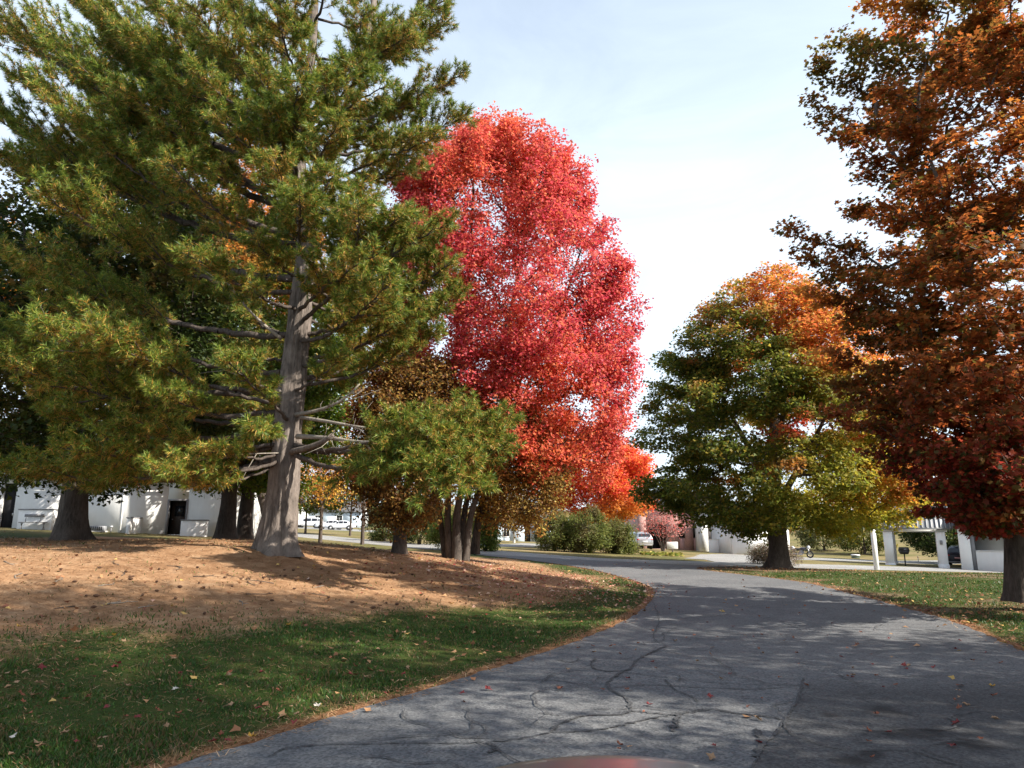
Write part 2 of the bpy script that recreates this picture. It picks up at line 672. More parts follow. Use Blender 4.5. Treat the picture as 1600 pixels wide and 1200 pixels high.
flat_poly('parking_pavement', LOT, M_CONC, -.009, 'pale car park with white cars')
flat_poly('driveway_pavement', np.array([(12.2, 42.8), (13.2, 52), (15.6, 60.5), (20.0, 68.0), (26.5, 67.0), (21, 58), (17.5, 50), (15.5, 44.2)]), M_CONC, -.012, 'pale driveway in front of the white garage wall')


# newer asphalt and cracks on the drive
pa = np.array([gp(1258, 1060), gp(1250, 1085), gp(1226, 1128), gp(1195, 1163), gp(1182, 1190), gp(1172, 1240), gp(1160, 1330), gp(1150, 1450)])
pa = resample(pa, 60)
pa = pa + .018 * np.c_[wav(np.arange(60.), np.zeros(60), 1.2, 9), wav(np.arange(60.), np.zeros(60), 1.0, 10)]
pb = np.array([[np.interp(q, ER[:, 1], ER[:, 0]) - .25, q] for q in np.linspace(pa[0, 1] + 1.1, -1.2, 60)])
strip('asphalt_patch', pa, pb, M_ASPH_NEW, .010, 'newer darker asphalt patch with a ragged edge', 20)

crk = MB()
CR = [
    ([(1040, 1010), (1000, 1030), (985, 1045), (960, 1058), (950, 1075), (975, 1090), (985, 1108), (968, 1118), (915, 1120), (880, 1130), (862, 1145)], .075),
    ([(930, 1028), (925, 1043), (945, 1050), (985, 1048)], .06),
    ([(800, 1064), (880, 1066), (940, 1077), (1000, 1072), (1100, 1076), (1180, 1078), (1240, 1075)], .03),
    ([(960, 1050), (1040, 1060), (1120, 1068), (1200, 1072), (1255, 1073)], .025),
    ([(862, 1146), (930, 1143), (1000, 1128), (1060, 1117), (1110, 1110), (1150, 1116), (1200, 1122), (1226, 1126)], .05),
    ([(862, 1146), (800, 1158), (720, 1163), (600, 1164), (500, 1166), (445, 1172), (420, 1185)], .035),
    ([(985, 1112), (1050, 1118), (1110, 1111)], .04),
    ([(1062, 1116), (1058, 1130), (1052, 1145)], .10),
    ([(842, 1116), (880, 1120)], .03),
    ([(870, 1032), (895, 1036), (905, 1030)], .05),
    ([(1255, 1062), (1250, 1086), (1226, 1129), (1195, 1164), (1181, 1192), (1170, 1245)], .045),
    ([(1180, 1140), (1190, 1160), (1180, 1185)], .12),
    ([(1040, 1064), (1050, 1076), (1075, 1088), (1090, 1098)], .035),
    ([(760, 1163), (775, 1172), (760, 1180)], .06),
    ([(1020, 940), (1030, 970), (1022, 1000), (1045, 1012)], .025),
    ([(1180, 960), (1230, 975), (1260, 990)], .03),
    ([(1395, 1060), (1480, 1058), (1560, 1062)], .03),
]
for k, (pl, w) in enumerate(CR):
    q = resample(np.array([gp(*p) for p in pl]), 8 * len(pl))
    s = np.arange(len(q), dtype=float)
    q = q + .020 * np.c_[wav(s, 0 * s, 1.9, 30 + k), wav(s, 0 * s, 1.7, 60 + k)]
    ww = w * .29 * (.8 + .55 * wav(s, 0 * s, 1.6, 90 + k))
    ww[0] = ww[-1] = .004
    ww = np.maximum(ww, .006)
    a, b = offs(q, 1)
    d = (a - q) * ww[:, None]
    v = []
    for i in range(len(q)):
        z = .0145 + .0003 * k
        v += [(*(q[i] + d[i]), z), (*(q[i] - d[i]), z)]
    crk.add(v, [(2 * i, 2 * i + 1, 2 * i + 3, 2 * i + 2) for i in range(len(q) - 1)])
rc = np.random.default_rng(808)
kk = len(CR)
while kk < len(CR) + 34:
    y0 = 5.2 * (19 / 5.2)**rc.uniform(0, 1)
    x0 = rc.uniform(np.interp(y0, EDGE_L[:, 1], EDGE_L[:, 0]) + .4, np.interp(y0, EDGE_R[:, 1], EDGE_R[:, 0]) - .4)
    a = rc.choice([0.1, 3.2, 1.5]) + rc.normal() * .45
    q = [np.array([x0, y0])]
    for _ in range(int(rc.uniform(8, 30))):
        a += rc.normal() * .38
        q.append(q[-1] + .11 * np.array([math.cos(a), math.sin(a)]))
    q = np.array(q)
    if not in_poly(q[:, 0], q[:, 1], np.vstack([EL, ER[::-1]])).all():
        continue
    ww = np.abs(.0045 + .0035 * rc.normal(size=len(q))) + .002
    ww[0] = ww[-1] = .001
    A_, B_ = offs(q, 1)
    d = (A_ - q) * ww[:, None]
    v = []
    for i in range(len(q)):
        v += [(*(q[i] + d[i]), .0145 + .0003 * kk), (*(q[i] - d[i]), .0145 + .0003 * kk)]
    crk.add(v, [(2 * i, 2 * i + 1, 2 * i + 3, 2 * i + 2) for i in range(len(q) - 1)])
    kk += 1
o = crk.build('road_cracks', M_TAR)
tag(o, 'dark tar seams wandering over the grey drive', None, None, 'structure')


# ------------------------------------------------------------------ foliage tools
def noise3(p, s, seed):
    r = np.random.default_rng(seed)
    o = np.zeros(len(p))
    for k in range(6):
        d = r.normal(size=3)
        d *= s * r.uniform(.6, 1.6) / np.linalg.norm(d)
        o += np.sin(p @ d + r.uniform(0, 6.28))
    return o / 6 * 1.8


LEAF_KITE = (np.array([(0, 0, 0), (.40, .45, .10), (0, 1, -.06), (-.40, .45, .10)]), np.array([(0, 1, 2), (0, 2, 3)]))
_l6 = np.array([(0, 0, 0), (.5, .30, .10), (.24, .52, .04), (0, 1, -.10), (-.24, .52, .04), (-.5, .30, .10)])
LEAF_TRI = (_l6, np.array([(0, 1, 2), (0, 2, 3), (0, 3, 4), (0, 4, 5)]))
_l = [(0, 0), (.20, .14), (.54, .16), (.36, .36), (.56, .66), (.22, .60), (0, 1.0), (-.22, .60), (-.56, .66), (-.36, .36), (-.54, .16), (-.20, .14)]
_lv = np.array([(0, .42, .0)] + [(x, y, .16 * abs(x) - .10 * y * y) for x, y in _l])
LEAF_MAPLE = (_lv, np.array([(0, 1 + i, 1 + (i + 1) % 12) for i in range(12)]))


def leaves_mesh(name, pos, size, up, cols, tmpl, mat, parent, tilt=.6, droop=.25):
    """one leaf per row of pos"""
    n = len(pos)
    nrm = up + rng.normal(size=(n, 3)) * tilt
    nrm /= np.linalg.norm(nrm, axis=1)[:, None] + 1e-9
    d = rng.normal(size=(n, 3))
    d[:, 2] -= droop
    d -= nrm * (d * nrm).sum(1)[:, None]
    d /= np.linalg.norm(d, axis=1)[:, None] + 1e-9
    s = np.cross(d, nrm)
    tv, tf = tmpl
    k = len(tv)
    sz = size[:, None, None]
    v = pos[:, None, :] + sz * (tv[None, :, 0:1] * s[:, None, :] + tv[None, :, 1:2] * d[:, None, :] + tv[None, :, 2:3] * nrm[:, None, :])
    f = (tf[None] + (np.arange(n) * k)[:, None, None]).reshape(-1, tf.shape[1])
    c = np.repeat(cols, k, 0)
    return mesh_np(name, v.reshape(-1, 3), [f], mat, parent, c)


def trunk_mesh(mb_pts, rad, nside=28, flare=.8, seed=0, furrow=.04, flare_h=.35):
    """a smooth tapered trunk with root flare and furrowed bark; returns verts, faces"""
    r = np.random.default_rng(seed)
    pts = np.asarray(mb_pts, float)
    rad = np.asarray(rad, float)
    d = np.r_[0, np.cumsum(np.linalg.norm(np.diff(pts, axis=0), axis=1))]
    m = max(12, int(d[-1] / .09))
    s = np.linspace(0, d[-1], m)
    pp = resample(pts, m) if len(pts) > 2 else np.stack([np.interp(s, d, pts[:, i]) for i in range(3)], 1)
    rr = np.interp(s, d, rad)
    a = np.linspace(0, 2 * np.pi, nside, endpoint=False)
    k1 = r.integers(4, 6)
    ph = r.uniform(0, 6.28, 6)
    A, S = np.meshgrid(a, s)
    fl = np.exp(-S / flare_h) * flare * (.55 + .45 * np.cos(k1 * A + ph[0]) + .2 * np.cos(3 * A + ph[1]))
    fu = furrow * (np.sin(11 * A + 1.5 * np.sin(S * 2.1 + ph[2]) + 2 * np.sin(A * 2 + S * .6)) + .7 * np.sin(17 * A + S * 3.1 + ph[3] + 2 * np.sin(S * 1.1)))
    lum = .05 * np.sin(2 * A + S * .9 + ph[4]) + .04 * np.sin(3 * A - S * 1.7 + ph[5])
    rad2 = rr[:, None] * (1 + fl + fu + lum)
    v = np.zeros((m, nside, 3))
    v[..., 0] = pp[:, None, 0] + rad2 * np.cos(A)
    v[..., 1] = pp[:, None, 1] + rad2 * np.sin(A)
    v[..., 2] = pp[:, None, 2]
    i = np.arange(m * nside).reshape(m, nside)
    f = np.stack([i[:-1], np.roll(i[:-1], -1, 1), np.roll(i[1:], -1, 1), i[1:]], -1).reshape(-1, 4)
    return v.reshape(-1, 3), f


def ball(r, n):
    d = r.normal(size=(n, 3))
    d /= np.linalg.norm(d, axis=1)[:, None] + 1e-9
    return d * (r.uniform(0, 1, (n, 1))**.45)


def frusta(p0, p1, r0, r1, n):
    """many tapered tubes at once"""
    t = p1 - p0
    t /= np.linalg.norm(t, axis=1)[:, None] + 1e-9
    a = np.cross(t, np.array([.31, .17, .93]))
    a /= np.linalg.norm(a, axis=1)[:, None] + 1e-9
    b = np.cross(t, a)
    q = np.linspace(0, 2 * np.pi, n, endpoint=False)
    c, s = np.cos(q)[None, :, None], np.sin(q)[None, :, None]
    ring = a[:, None] * c + b[:, None] * s
    v0 = p0[:, None] + ring * r0[:, None, None]
    v1 = p1[:, None] + ring * r1[:, None, None]
    v = np.concatenate([v0, v1], 1)
    m = len(p0)
    base = (np.arange(m) * 2 * n)[:, None]
    k = np.arange(n)
    f = np.stack([base + k, base + (k + 1) % n, base + n + (k + 1) % n, base + n + k], -1).reshape(-1, 4)
    return v.reshape(-1, 3), f


def grow(trunks, targets, bf=.45, step=.45, up=.8, jit=.10, seed=0):
    """attach every twig target to the nearest suitable node; returns nodes, parents, n_trunk, target node"""
    r = np.random.default_rng(seed)
    cap = sum(len(t) for t in trunks) + len(targets) * 14
    pos = np.zeros((cap, 3))
    par = np.full(cap, -1)
    pl = np.zeros(cap)
    n = 0
    for t in trunks:
        for i, p in enumerate(t):
            pos[n] = p
            par[n] = n - 1 if i else -1
            pl[n] = 0 if i == 0 else pl[n - 1] + .25 * np.linalg.norm(p - pos[n - 1])
            n += 1
    nt_ = n
    allow = np.ones(cap, bool)
    # lower quarter of every trunk bears nothing
    k = 0
    for t in trunks:
        zlo = t[0][2] + .22 * (t[-1][2] - t[0][2])
        for p in t:
            allow[k] = p[2] > zlo
            k += 1
    dist = np.min(np.linalg.norm(targets[:, None] - pos[None, :nt_], axis=2), 1)
    order = np.argsort(dist)
    tn = np.zeros(len(targets), int)
    for ti in order:
        t = targets[ti]
        d = np.linalg.norm(pos[:n] - t, axis=1)
        cost = d + bf * pl[:n] + up * np.maximum(0, pos[:n, 2] - t[2] + .35 * d) + 1e6 * (~allow[:n])
        j = int(np.argmin(cost))
        dd = d[j]
        m = max(1, int(round(dd / step)))
        a = pos[j].copy()
        q = j
        side = r.normal(size=3) * dd * .10
        for s in range(1, m + 1):
            w = s / m
            p = a * (1 - w) + t * w + side * math.sin(math.pi * w) + (r.normal(size=3) * jit * step if s < m else 0)
            p[2] += .10 * dd * math.sin(math.pi * w)
            if n >= cap:
                break
            pos[n] = p
            par[n] = q
            pl[n] = pl[q] + np.linalg.norm(p - pos[q])
            q = n
            n += 1
        tn[ti] = q
    return pos[:n], par[:n], nt_, tn


def limb_radii(par, nt_, tn, r_tip=.006, expo=.46):
    cnt = np.zeros(len(par))
    for t in tn:
        cnt[t] += 1
    for i in range(len(par) - 1, nt_ - 1, -1):
        cnt[par[i]] += cnt[i]
    return r_tip * np.maximum(cnt, 1)**expo


def crown_targets(n_lobes, per_lobe, zs, rl, rr, rb, lobe_r, center, seed, inner=.5, flat=.75, lean=(0, 0)):
    """twig targets in lobes spread over a crown whose radius to the -x side, +x side and depth is given by height"""
    r = np.random.default_rng(seed)
    out = []
    zs = np.asarray(zs, float)
    lob = []
    tries = 0
    # sample heights in proportion to the ring's area
    zz = np.linspace(zs[0], zs[-1], 200)
    wts = np.interp(zz, zs, (np.asarray(rl) + np.asarray(rr)) / 2 + .25)
    wts /= wts.sum()
    while len(lob) < n_lobes and tries < 60 * n_lobes:
        tries += 1
        z = r.choice(zz, p=wts) + r.uniform(-.05, .05)
        a = r.uniform(0, 2 * np.pi)
        cx = math.cos(a)
        rx = np.interp(z, zs, rr) if cx > 0 else np.interp(z, zs, rl)
        ry = np.interp(z, zs, rb)
        u = r.uniform(inner, 1)**.7
        p = np.array([rx * cx * u, ry * math.sin(a) * u, z])
        dmin = lobe_r * .62
        if lob and np.min(np.linalg.norm(np.array(lob) - p, axis=1)) < dmin:
            continue
        lob.append(p)
    for p in lob:
        L_ = lobe_r * r.uniform(.65, 1.25)
        k = int(per_lobe * r.uniform(.6, 1.4) * (L_ / lobe_r)**1.5) + 1
        q = ball(r, k) * L_ * .95
        q[:, 2] *= flat
        out.append(p + q)
    t = np.vstack(out)
    # keep inside a slightly swollen outline
    rx = np.where(t[:, 0] > 0, np.interp(t[:, 2], zs, rr), np.interp(t[:, 2], zs, rl)) + .25
    ry = np.interp(t[:, 2], zs, rb) + .25
    keep = ((t[:, 0] / rx)**2 + (t[:, 1] / ry)**2 < 1.12) & (t[:, 2] > zs[0] - .4) & (t[:, 2] < zs[-1] + .4)
    t = t[keep]
    t[:, 0] += lean[0] * (t[:, 2])
    return t + np.asarray(center)


def deciduous(name, label, cat, base, trunks, radii, targets, leaf_n, leaf_size, pal, tmpl, mat, bark,
              spread=.34, flat=.6, seed=0, tilt=.6, droop=.3, group=None, bf=.45, nside=24, flare=.7, up=.8, sub=1.0, step=.45, rtip=.006, upw=1.0, outw=.35):
    """trunks: list of polylines relative to base. targets relative to base"""
    r = np.random.default_rng(seed)
    root = thing(name, label, cat, base, 0, group)
    tv, tf, off = [], [], 0
    nodes = []
    for pl, rd in zip(trunks, radii):
        pl = np.asarray(pl, float)
        v, f = trunk_mesh(pl, rd, nside, flare, seed + 1)
        tv.append(v)
        tf.append(f + off)
        off += len(v)
        d = np.r_[0, np.cumsum(np.linalg.norm(np.diff(pl, axis=0), axis=1))]
        nodes.append(resample(pl, max(6, int(d[-1] / .35))))
    pos, par, ntr, tn = grow(nodes, targets, bf, step, up, seed=seed)
    rad = limb_radii(par, ntr, tn, rtip)
    idx = np.arange(ntr, len(pos))
    p0, p1 = pos[par[idx]], pos[idx]
    trunk_r = np.concatenate([np.interp(np.linspace(0, 1, len(nd)), np.linspace(0, 1, len(rd)), rd) for nd, rd in zip(nodes, radii)])
    rp = np.where(par[idx] < ntr, np.minimum(rad[idx] * 1.25, trunk_r[np.minimum(par[idx], ntr - 1)] * .75), np.minimum(rad[par[idx]], rad[idx] * 1.6))
    big = rad[idx] > .022
    vv, ff, o2 = [np.vstack(tv)], [np.vstack(tf)], len(np.vstack(tv))
    for msk, ns in ((big, 6), (~big, 3)):
        if msk.any():
            v, f = frusta(p0[msk], p1[msk], np.maximum(rp[msk], .004), np.maximum(np.minimum(rad[idx][msk], rp[msk]), .003), ns)
            vv.append(v)
            ff.append(f + o2)
            o2 += len(v)
    mesh_np('trunk', np.vstack(vv), [np.vstack(ff)], bark, root, smooth=True)
    # leaves about every twig end and along its last segment
    k = r.poisson(leaf_n * sub, len(targets)) + 1
    ti = np.repeat(np.arange(len(targets)), k)
    a = pos[tn][ti]
    b = pos[par[tn]][ti]
    w = r.uniform(0, 1, len(ti))[:, None]**1.4
    q = ball(r, len(ti)) * spread * 1.75
    q[:, 2] *= flat
    p = a * (1 - w * .6) + b * (w * .6) + q
    cen = targets.mean(0)
    out = p - cen
    out[:, 2] *= .6
    out /= np.linalg.norm(out, axis=1)[:, None] + 1e-6
    upv = np.array([0, 0, upw]) + outw * out
    sz = leaf_size * r.uniform(.65, 1.25, len(p))
    cols = pal(p, r)
    leaves_mesh('crown', p, sz, upv, np.clip(cols, .004, .95), tmpl, mat, root, tilt, droop)
    return root


def pick(r, n, cols, w):
    cols = np.array(cols, float)
    w = np.array(w, float)
    i = r.choice(len(cols), n, p=w / w.sum())
    return cols[i] * r.uniform(.75, 1.25, n)[:, None]


def blend(a, b, t):
    return a * (1 - t[:, None]) + b * t[:, None]


def ground_at(px, Y):
    x = (px - 800) / F * Y * 1.0
    # small correction: pixel column to x at the ground
    for _ in range(3):
        z = hz(x, Y)
        # depth along the camera axis
        d = Y * math.cos(TH) + (z - CAMH) * math.sin(TH)
        x = (px - 800) / F * d
    return np.array([x, Y, hz(x, Y)])


# ------------------------------------------------------------------ white pine
def build_pine(second=False):
    PY = 30.0 if second else 17.4
    base = ground_at(100 if second else 431, PY)
    base[2] -= .12
    root = thing('white_pine', 'second white pine behind, its top boughs crowding the upper corner' if second else 'tall white pine with thick grey trunk and golden inner needles on the needle covered mound', 'tree', base)
    path = [(431, 876, 0), (434, 830, 0), (441, 770, 0), (448, 700, 0), (454, 630, .05), (461, 560, .1), (470, 480, .1), (477, 400, .1), (477, 340, .1), (466, 270, .1), (464, 225, .1)]
    tp = np.array([P(x, y, PY + d) for x, y, d in path])
    tp[0] = base
    rad = np.array([.50, .43, .375, .335, .315, .29, .27, .25, .235, .22, .20])
    lead = [
        ([(464, 230, .1), (475, 160, .2), (488, 80, .3), (492, -20, .3), (500, -160, .3), (505, -330, .2)], [.16, .14, .12, .10, .07, .02]),
        ([(466, 228, .1), (512, 140, -.2), (565, 75, -.3), (582, 20, -.3), (584, -80, -.2), (590, -220, 0)], [.15, .12, .10, .085, .06, .02]),
        ([(463, 235, .1), (455, 150, .5), (440, 60, .8), (430, -60, 1.0), (425, -200, 1.1)], [.13, .11, .09, .06, .02]),
    ]
    if second:
        tp = np.array([base + np.array([.02 * z, 0, z]) for z in (0, 1, 3, 6, 9, 12, 15, 18, 20)])
        rad = np.array([.46, .38, .34, .30, .26, .22, .17, .11, .05])
        lead = []
    vv, ff, off = [], [], 0
    v, f = trunk_mesh(tp - base, rad, 48, .5, 3, .06, .30)
    vv.append(v)
    ff.append(f)
    off = len(v)
    for pl, rd in lead:
        q = np.array([P(x, y, PY + d) for x, y, d in pl]) - base
        v, f = trunk_mesh(q, np.array(rd), 14, 0, 5, .03)
        vv.append(v)
        ff.append(f + off)
        off += len(v)
    mesh_np('trunk', np.vstack(vv), [np.vstack(ff)], M_BARK_PINE, root, smooth=True)
    axis = tp if second else np.vstack([tp, np.array([P(x, y, PY + d) for x, y, d in lead[0][0][1:]])])

    def axis_at(z):
        return np.array([np.interp(z, axis[:, 2], axis[:, i]) for i in range(3)])

    r = np.random.default_rng(5)
    bp0, bp1, br0, br1 = [], [], [], []
    T_pos, T_dir, T_age = [], [], []

    def bough(start, end, f0=.38, dens=1.0, rad0=None, wide=1.0, rise=.12):
        Lb = np.linalg.norm(end - start)
        rad0 = rad0 or .012 + .0088 * Lb
        n = max(6, int(Lb / .16))
        t = np.linspace(0, 1, n)[:, None]
        side = np.cross(end - start, (0, 0, 1.0))
        side /= np.linalg.norm(side) + 1e-6
        c = start * (1 - t) + end * t
        c = c + np.array([0, 0, 1]) * (-rise * Lb * np.sin(np.pi * t**.8) * .55) + side * (r.normal() * .05 * Lb * np.sin(np.pi * t))
        c = c + r.normal(size=c.shape) * .02
        rr = rad0 * (1 - t[:, 0])**.8 + .007
        bp0.append(c[:-1]); bp1.append(c[1:]); br0.append(rr[:-1]); br1.append(rr[1:])
        tan = np.gradient(c, axis=0)
        tan /= np.linalg.norm(tan, axis=1)[:, None]
        s = f0
        sgn = 1
        while s < 1.0:
            i = min(int(s * (n - 1)), n - 1)
            d0 = tan[i]
            lat = np.cross(d0, (0, 0, 1.0))
            lat /= np.linalg.norm(lat) + 1e-6
            sgn = -sgn
            ang = R(r.uniform(32, 66))
            rollz = r.normal() * .42 + .30
            d = d0 * math.cos(ang) + (lat * sgn * math.cos(rollz) + np.array([0, 0, 1]) * math.sin(rollz)) * math.sin(ang)
            ls = (.30 + .42 * Lb * (1 - s)**.8 * (.35 + .65 * min(1, (s - f0) / .2))) * r.uniform(.6, 1.15) * wide
            ls = min(ls, 1.55 * wide)
            m = max(3, int(ls / .14))
            tt = np.linspace(0, 1, m)[:, None]
            q = c[i] + d * ls * tt + np.array([0, 0, 1]) * (.12 * ls * tt**2) + r.normal(size=(m, 3)) * .012
            bp0.append(q[:-1]); bp1.append(q[1:])
            r2 = np.maximum(.022 * (ls / 1.2) * (1 - tt[:, 0]) + .0045, .0045)
            br0.append(r2[:-1]); br1.append(r2[1:])
            # shoots along the side branch
            k = int(ls / .050 * dens) + 2
            u = r.uniform(.08, 1.0, k)
            j = (u * (m - 1))
            j0 = np.clip(j.astype(int), 0, m - 2)
            w = (j - j0)[:, None]
            pp = q[j0] * (1 - w) + q[j0 + 1] * w
            dd = d[None] + r.normal(size=(k, 3)) * .50 + np.array([0, 0, .28])
            dd /= np.linalg.norm(dd, axis=1)[:, None]
            T_pos.append(pp + dd * r.uniform(.03, .26, (k, 1)))
            T_dir.append(dd)
            T_age.append(u)
            T_pos.append(q[-1:] + d * .06); T_dir.append((d + np.array([0, 0, .35]))[None] / np.linalg.norm(d + np.array([0, 0, .35]))); T_age.append(np.ones(1))
            s += .085 / Lb * r.uniform(.7, 1.35)
        T_pos.append(c[-1:] + tan[-1] * .08); T_dir.append(tan[-1:]); T_age.append(np.ones(1))

    B = [  # end px, py, depth offset, start py, foliage start, width
        (-20, 30, .3, 260, .38, 1.1), (70, -30, .8, 180, .36, 1), (190, -40, .4, 150, .35, 1), (110, 110, .2, 300, .4, 1.1), (-30, 170, 1.0, 380, .4, 1.1), (200, 60, -1.0, 240, .38, 1),
        (20, 120, -.6, 370, .42, 1), (60, 60, 1.5, 320, .4, 1), (140, 20, .6, 270, .4, 1), (250, 30, -1.6, 215, .38, 1), (335, -30, -1.2, 160, .35, 1),
        (55, 300, -2.2, 455, .40, 1.1), (-10, 240, 1.2, 430, .42, 1), (190, 310, -3.2, 420, .38, 1), (330, 175, -2.8, 330, .35, 1), (250, 150, 1.6, 330, .4, 1),
        (400, 110, -2.4, 240, .3, 1), (5, 400, .4, 520, .42, 1), (120, 425, -2.2, 545, .42, 1), (285, 395, -3.4, 480, .40, .9), (395, 370, -3.0, 430, .40, .7),
        (5, 570, -1.3, 640, .42, 1.1), (140, 520, -2.8, 630, .45, 1), (290, 525, -3.3, 640, .45, .9), (-40, 515, 1.6, 600, .45, 1), (350, 560, -3.6, 655, .5, .7),
        (70, 640, .8, 670, .5, 1), (180, 670, -.8, 690, .5, 1), (-40, 690, 2.2, 690, .5, 1), (150, 610, 2.0, 650, .5, 1),
        (235, 735, -2.9, 712, .52, .9), (320, 700, -2.6, 705, .55, .8), (400, 672, -3.0, 665, .6, .65), (300, 760, -2.4, 716, .55, .8),
        (705, 410, -.8, 520, .36, 1), (700, 350, -1.8, 500, .36, 1), (630, 335, -3.0, 450, .34, .9), (560, 320, -3.8, 430, .40, .8), (720, 460, .5, 560, .38, 1),
        (610, 440, -3.4, 530, .42, .9), (690, 520, 1.0, 600, .42, .9), (545, 555, -1.6, 610, .55, .6), (660, 480, -1.4, 570, .42, .9), (590, 395, -3.4, 480, .40, .8),
        (575, 292, -2.2, 390, .36, .8), (520, 275, -3.4, 375, .40, .8), (425, 245, -3.4, 350, .38, .8), (470, 300, -3.8, 400, .45, .7), (530, 215, 1.4, 300, .35, .8),
        (795, 665, -2.3, 690, .62, 1), (745, 720, -3.0, 700, .62, 1.05), (690, 680, -3.3, 690, .62, 1.05), (670, 735, -3.6, 705, .62, .95),
        (770, 690, -2.6, 690, .62, .95), (720, 660, -2.4, 685, .62, 1.05), (640, 665, -3.0, 690, .75, .9), (660, 705, -3.1, 690, .7, .9), (665, 745, -3.0, 690, .7, .9), (735, 765, -3.4, 712, .62, .95), (790, 705, -2.0, 700, .6, .8), 
        (90, 700, -1.4, 690, .5, 1), (10, 735, 1.0, 705, .52, 1), (150, 745, 0, 712, .55, .9), (-60, 620, -1.5, 660, .5, 1), (40, 510, -2.2, 610, .45, 1), (230, 610, -2.6, 660, .5, .9),
        (735, 178, .1, 235, .40, .85), (690, 212, -1.3, 290, .42, .7), (650, 170, 1.6, 200, .4, .9), (725, 115, 1.0, 190, .42, .8), (705, 30, -.9, 110, .40, .9), (720, -20, .9, 60, .38, .9),
        (645, 55, -1.8, 120, .35, .8), (610, 130, -2.6, 205, .42, .7), (565, 15, -1.8, 105, .35, .8), (430, 15, -2.6, 125, .35, .9), (480, 85, -3.2, 205, .4, .8), (525, 190, -3.0, 280, .45, .7),
        (350, 60, -2.6, 190, .36, .9), (300, 110, -2.9, 260, .38, .9), (180, 130, -1.9, 310, .4, 1), (120, 200, -1.2, 380, .42, 1), (260, 250, -3.0, 380, .4, .9),
        (420, 170, -2.8, 285, .38, .8), (160, 70, 2.4, 250, .4, 1), (380, 320, 2.8, 400, .4, .9), (310, 440, 2.9, 520, .42, .9), (620, 540, 2.8, 590, .5, .8),
        (200, 470, 1.2, 560, .42, 1), (60, 470, -.6, 580, .42, 1),
    ]
    if second:
        B = []
        for z in np.arange(9.0, 22.0, .30):
            a = z * 7.3
            Lb = max(.9, 5.6 * (1 - (z - 8) / 16.5)) * r.uniform(.75, 1.1)
            st = axis_at(base[2] + min(z - 1, 19.5))
            bough(st, st + np.array([Lb * math.cos(a), Lb * math.sin(a), .25 * Lb]), .3, .8, None, 1.1)
    hmain = [k for k, q in enumerate(B) if q[:2] in ((795, 665), (745, 720))]
    for kb, (ex, ey, dy, sy, f0, wd) in enumerate(B):
        if ex < 420 and 200 < ey < 720 and kb % 5 == 3:
            continue
        st = P(0, sy, PY)
        st = axis_at(st[2])
        if sy < 225 and ex > 520:
            q = np.array([P(x, y, PY + d) for x, y, d in lead[1][0]])
            st = np.array([np.interp(st[2], q[:, 2], q[:, i]) for i in range(3)])
        if ex >= 660 and ey >= 660 and kb not in hmain:      # side limbs of the long low bough
            m = P(575 + 50 * (kb % 3), 684 + 8 * (kb % 2), PY - 1.5 - .4 * (kb % 3))
            if ex < 670:
                ex -= 70
            bough(m, P(ex, ey, PY + dy), .12, 1.0, .028, 1.25)
            continue
        bough(st, P(ex, ey, PY + dy), f0, 1.0, None, wd)
    # crown above the picture and towards the back
    for z in np.arange(10.5, 22.5, .33) if not second else ():
        a = z * 5.1
        Lb = max(.8, 5.0 * (1 - (z - 8) / 16.5)) * r.uniform(.7, 1.1)
        st = axis_at(min(z, axis[-1, 2]))
        bough(st, st + np.array([Lb * math.cos(a), Lb * math.sin(a), .22 * Lb]), .35)
    for z in np.arange(4.2, 10.5, .5) if not second else ():
        a = R(90) + r.uniform(-.9, .9)
        st = axis_at(z)
        Lb = r.uniform(3.4, 4.8)
        bough(st, st + np.array([Lb * math.cos(a), Lb * math.sin(a), .18 * Lb]), .45)
    p0, p1, r0, r1 = np.vstack(bp0) - base, np.vstack(bp1) - base, np.concatenate(br0), np.concatenate(br1)
    big = r0 > .02
    v1, f1 = frusta(p0[big], p1[big], r0[big], r1[big], 7)
    v2, f2 = frusta(p0[~big], p1[~big], r0[~big], r1[~big], 3)
    mesh_np('branches', np.vstack([v1, v2]), [np.vstack([f1, f2 + len(v1)])], M_BARK, root, smooth=True)
    # needles
    tp_, td, ta = np.vstack(T_pos) - base, np.vstack(T_dir), np.concatenate(T_age)
    n = len(tp_)
    K = 26
    print('pine tufts', n)
    u = r.uniform(0, 1, (n, K))
    perp = r.normal(size=(n, K, 3))
    perp -= td[:, None] * (perp * td[:, None]).sum(2)[..., None]
    perp /= np.linalg.norm(perp, axis=2)[..., None] + 1e-9
    al = np.radians(r.uniform(22, 88, (n, K)) * (1.1 - .45 * u))[..., None]
    nd = td[:, None] * np.cos(al) + perp * np.sin(al)
    nd[..., 2] -= .10
    ln = r.uniform(.10, .17, (n, K))[..., None]
    b = tp_[:, None] + td[:, None] * (u[..., None] * .15 - .11)
    w = np.cross(nd, r.normal(size=(n, K, 3)))
    w /= np.linalg.norm(w, axis=2)[..., None] + 1e-9
    w *= .0078
    V = np.stack([b - w, b + w, b + nd * ln], 2).reshape(-1, 3)
    Fc = np.arange(n * K * 3).reshape(-1, 3)
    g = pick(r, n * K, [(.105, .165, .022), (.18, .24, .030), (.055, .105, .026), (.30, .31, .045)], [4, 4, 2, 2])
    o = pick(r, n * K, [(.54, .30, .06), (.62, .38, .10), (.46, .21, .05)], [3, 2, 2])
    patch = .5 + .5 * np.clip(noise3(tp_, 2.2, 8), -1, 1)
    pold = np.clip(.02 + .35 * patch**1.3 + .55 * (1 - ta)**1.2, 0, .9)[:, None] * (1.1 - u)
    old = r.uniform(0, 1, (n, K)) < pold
    col = np.where(old.reshape(-1, 1), o, g)
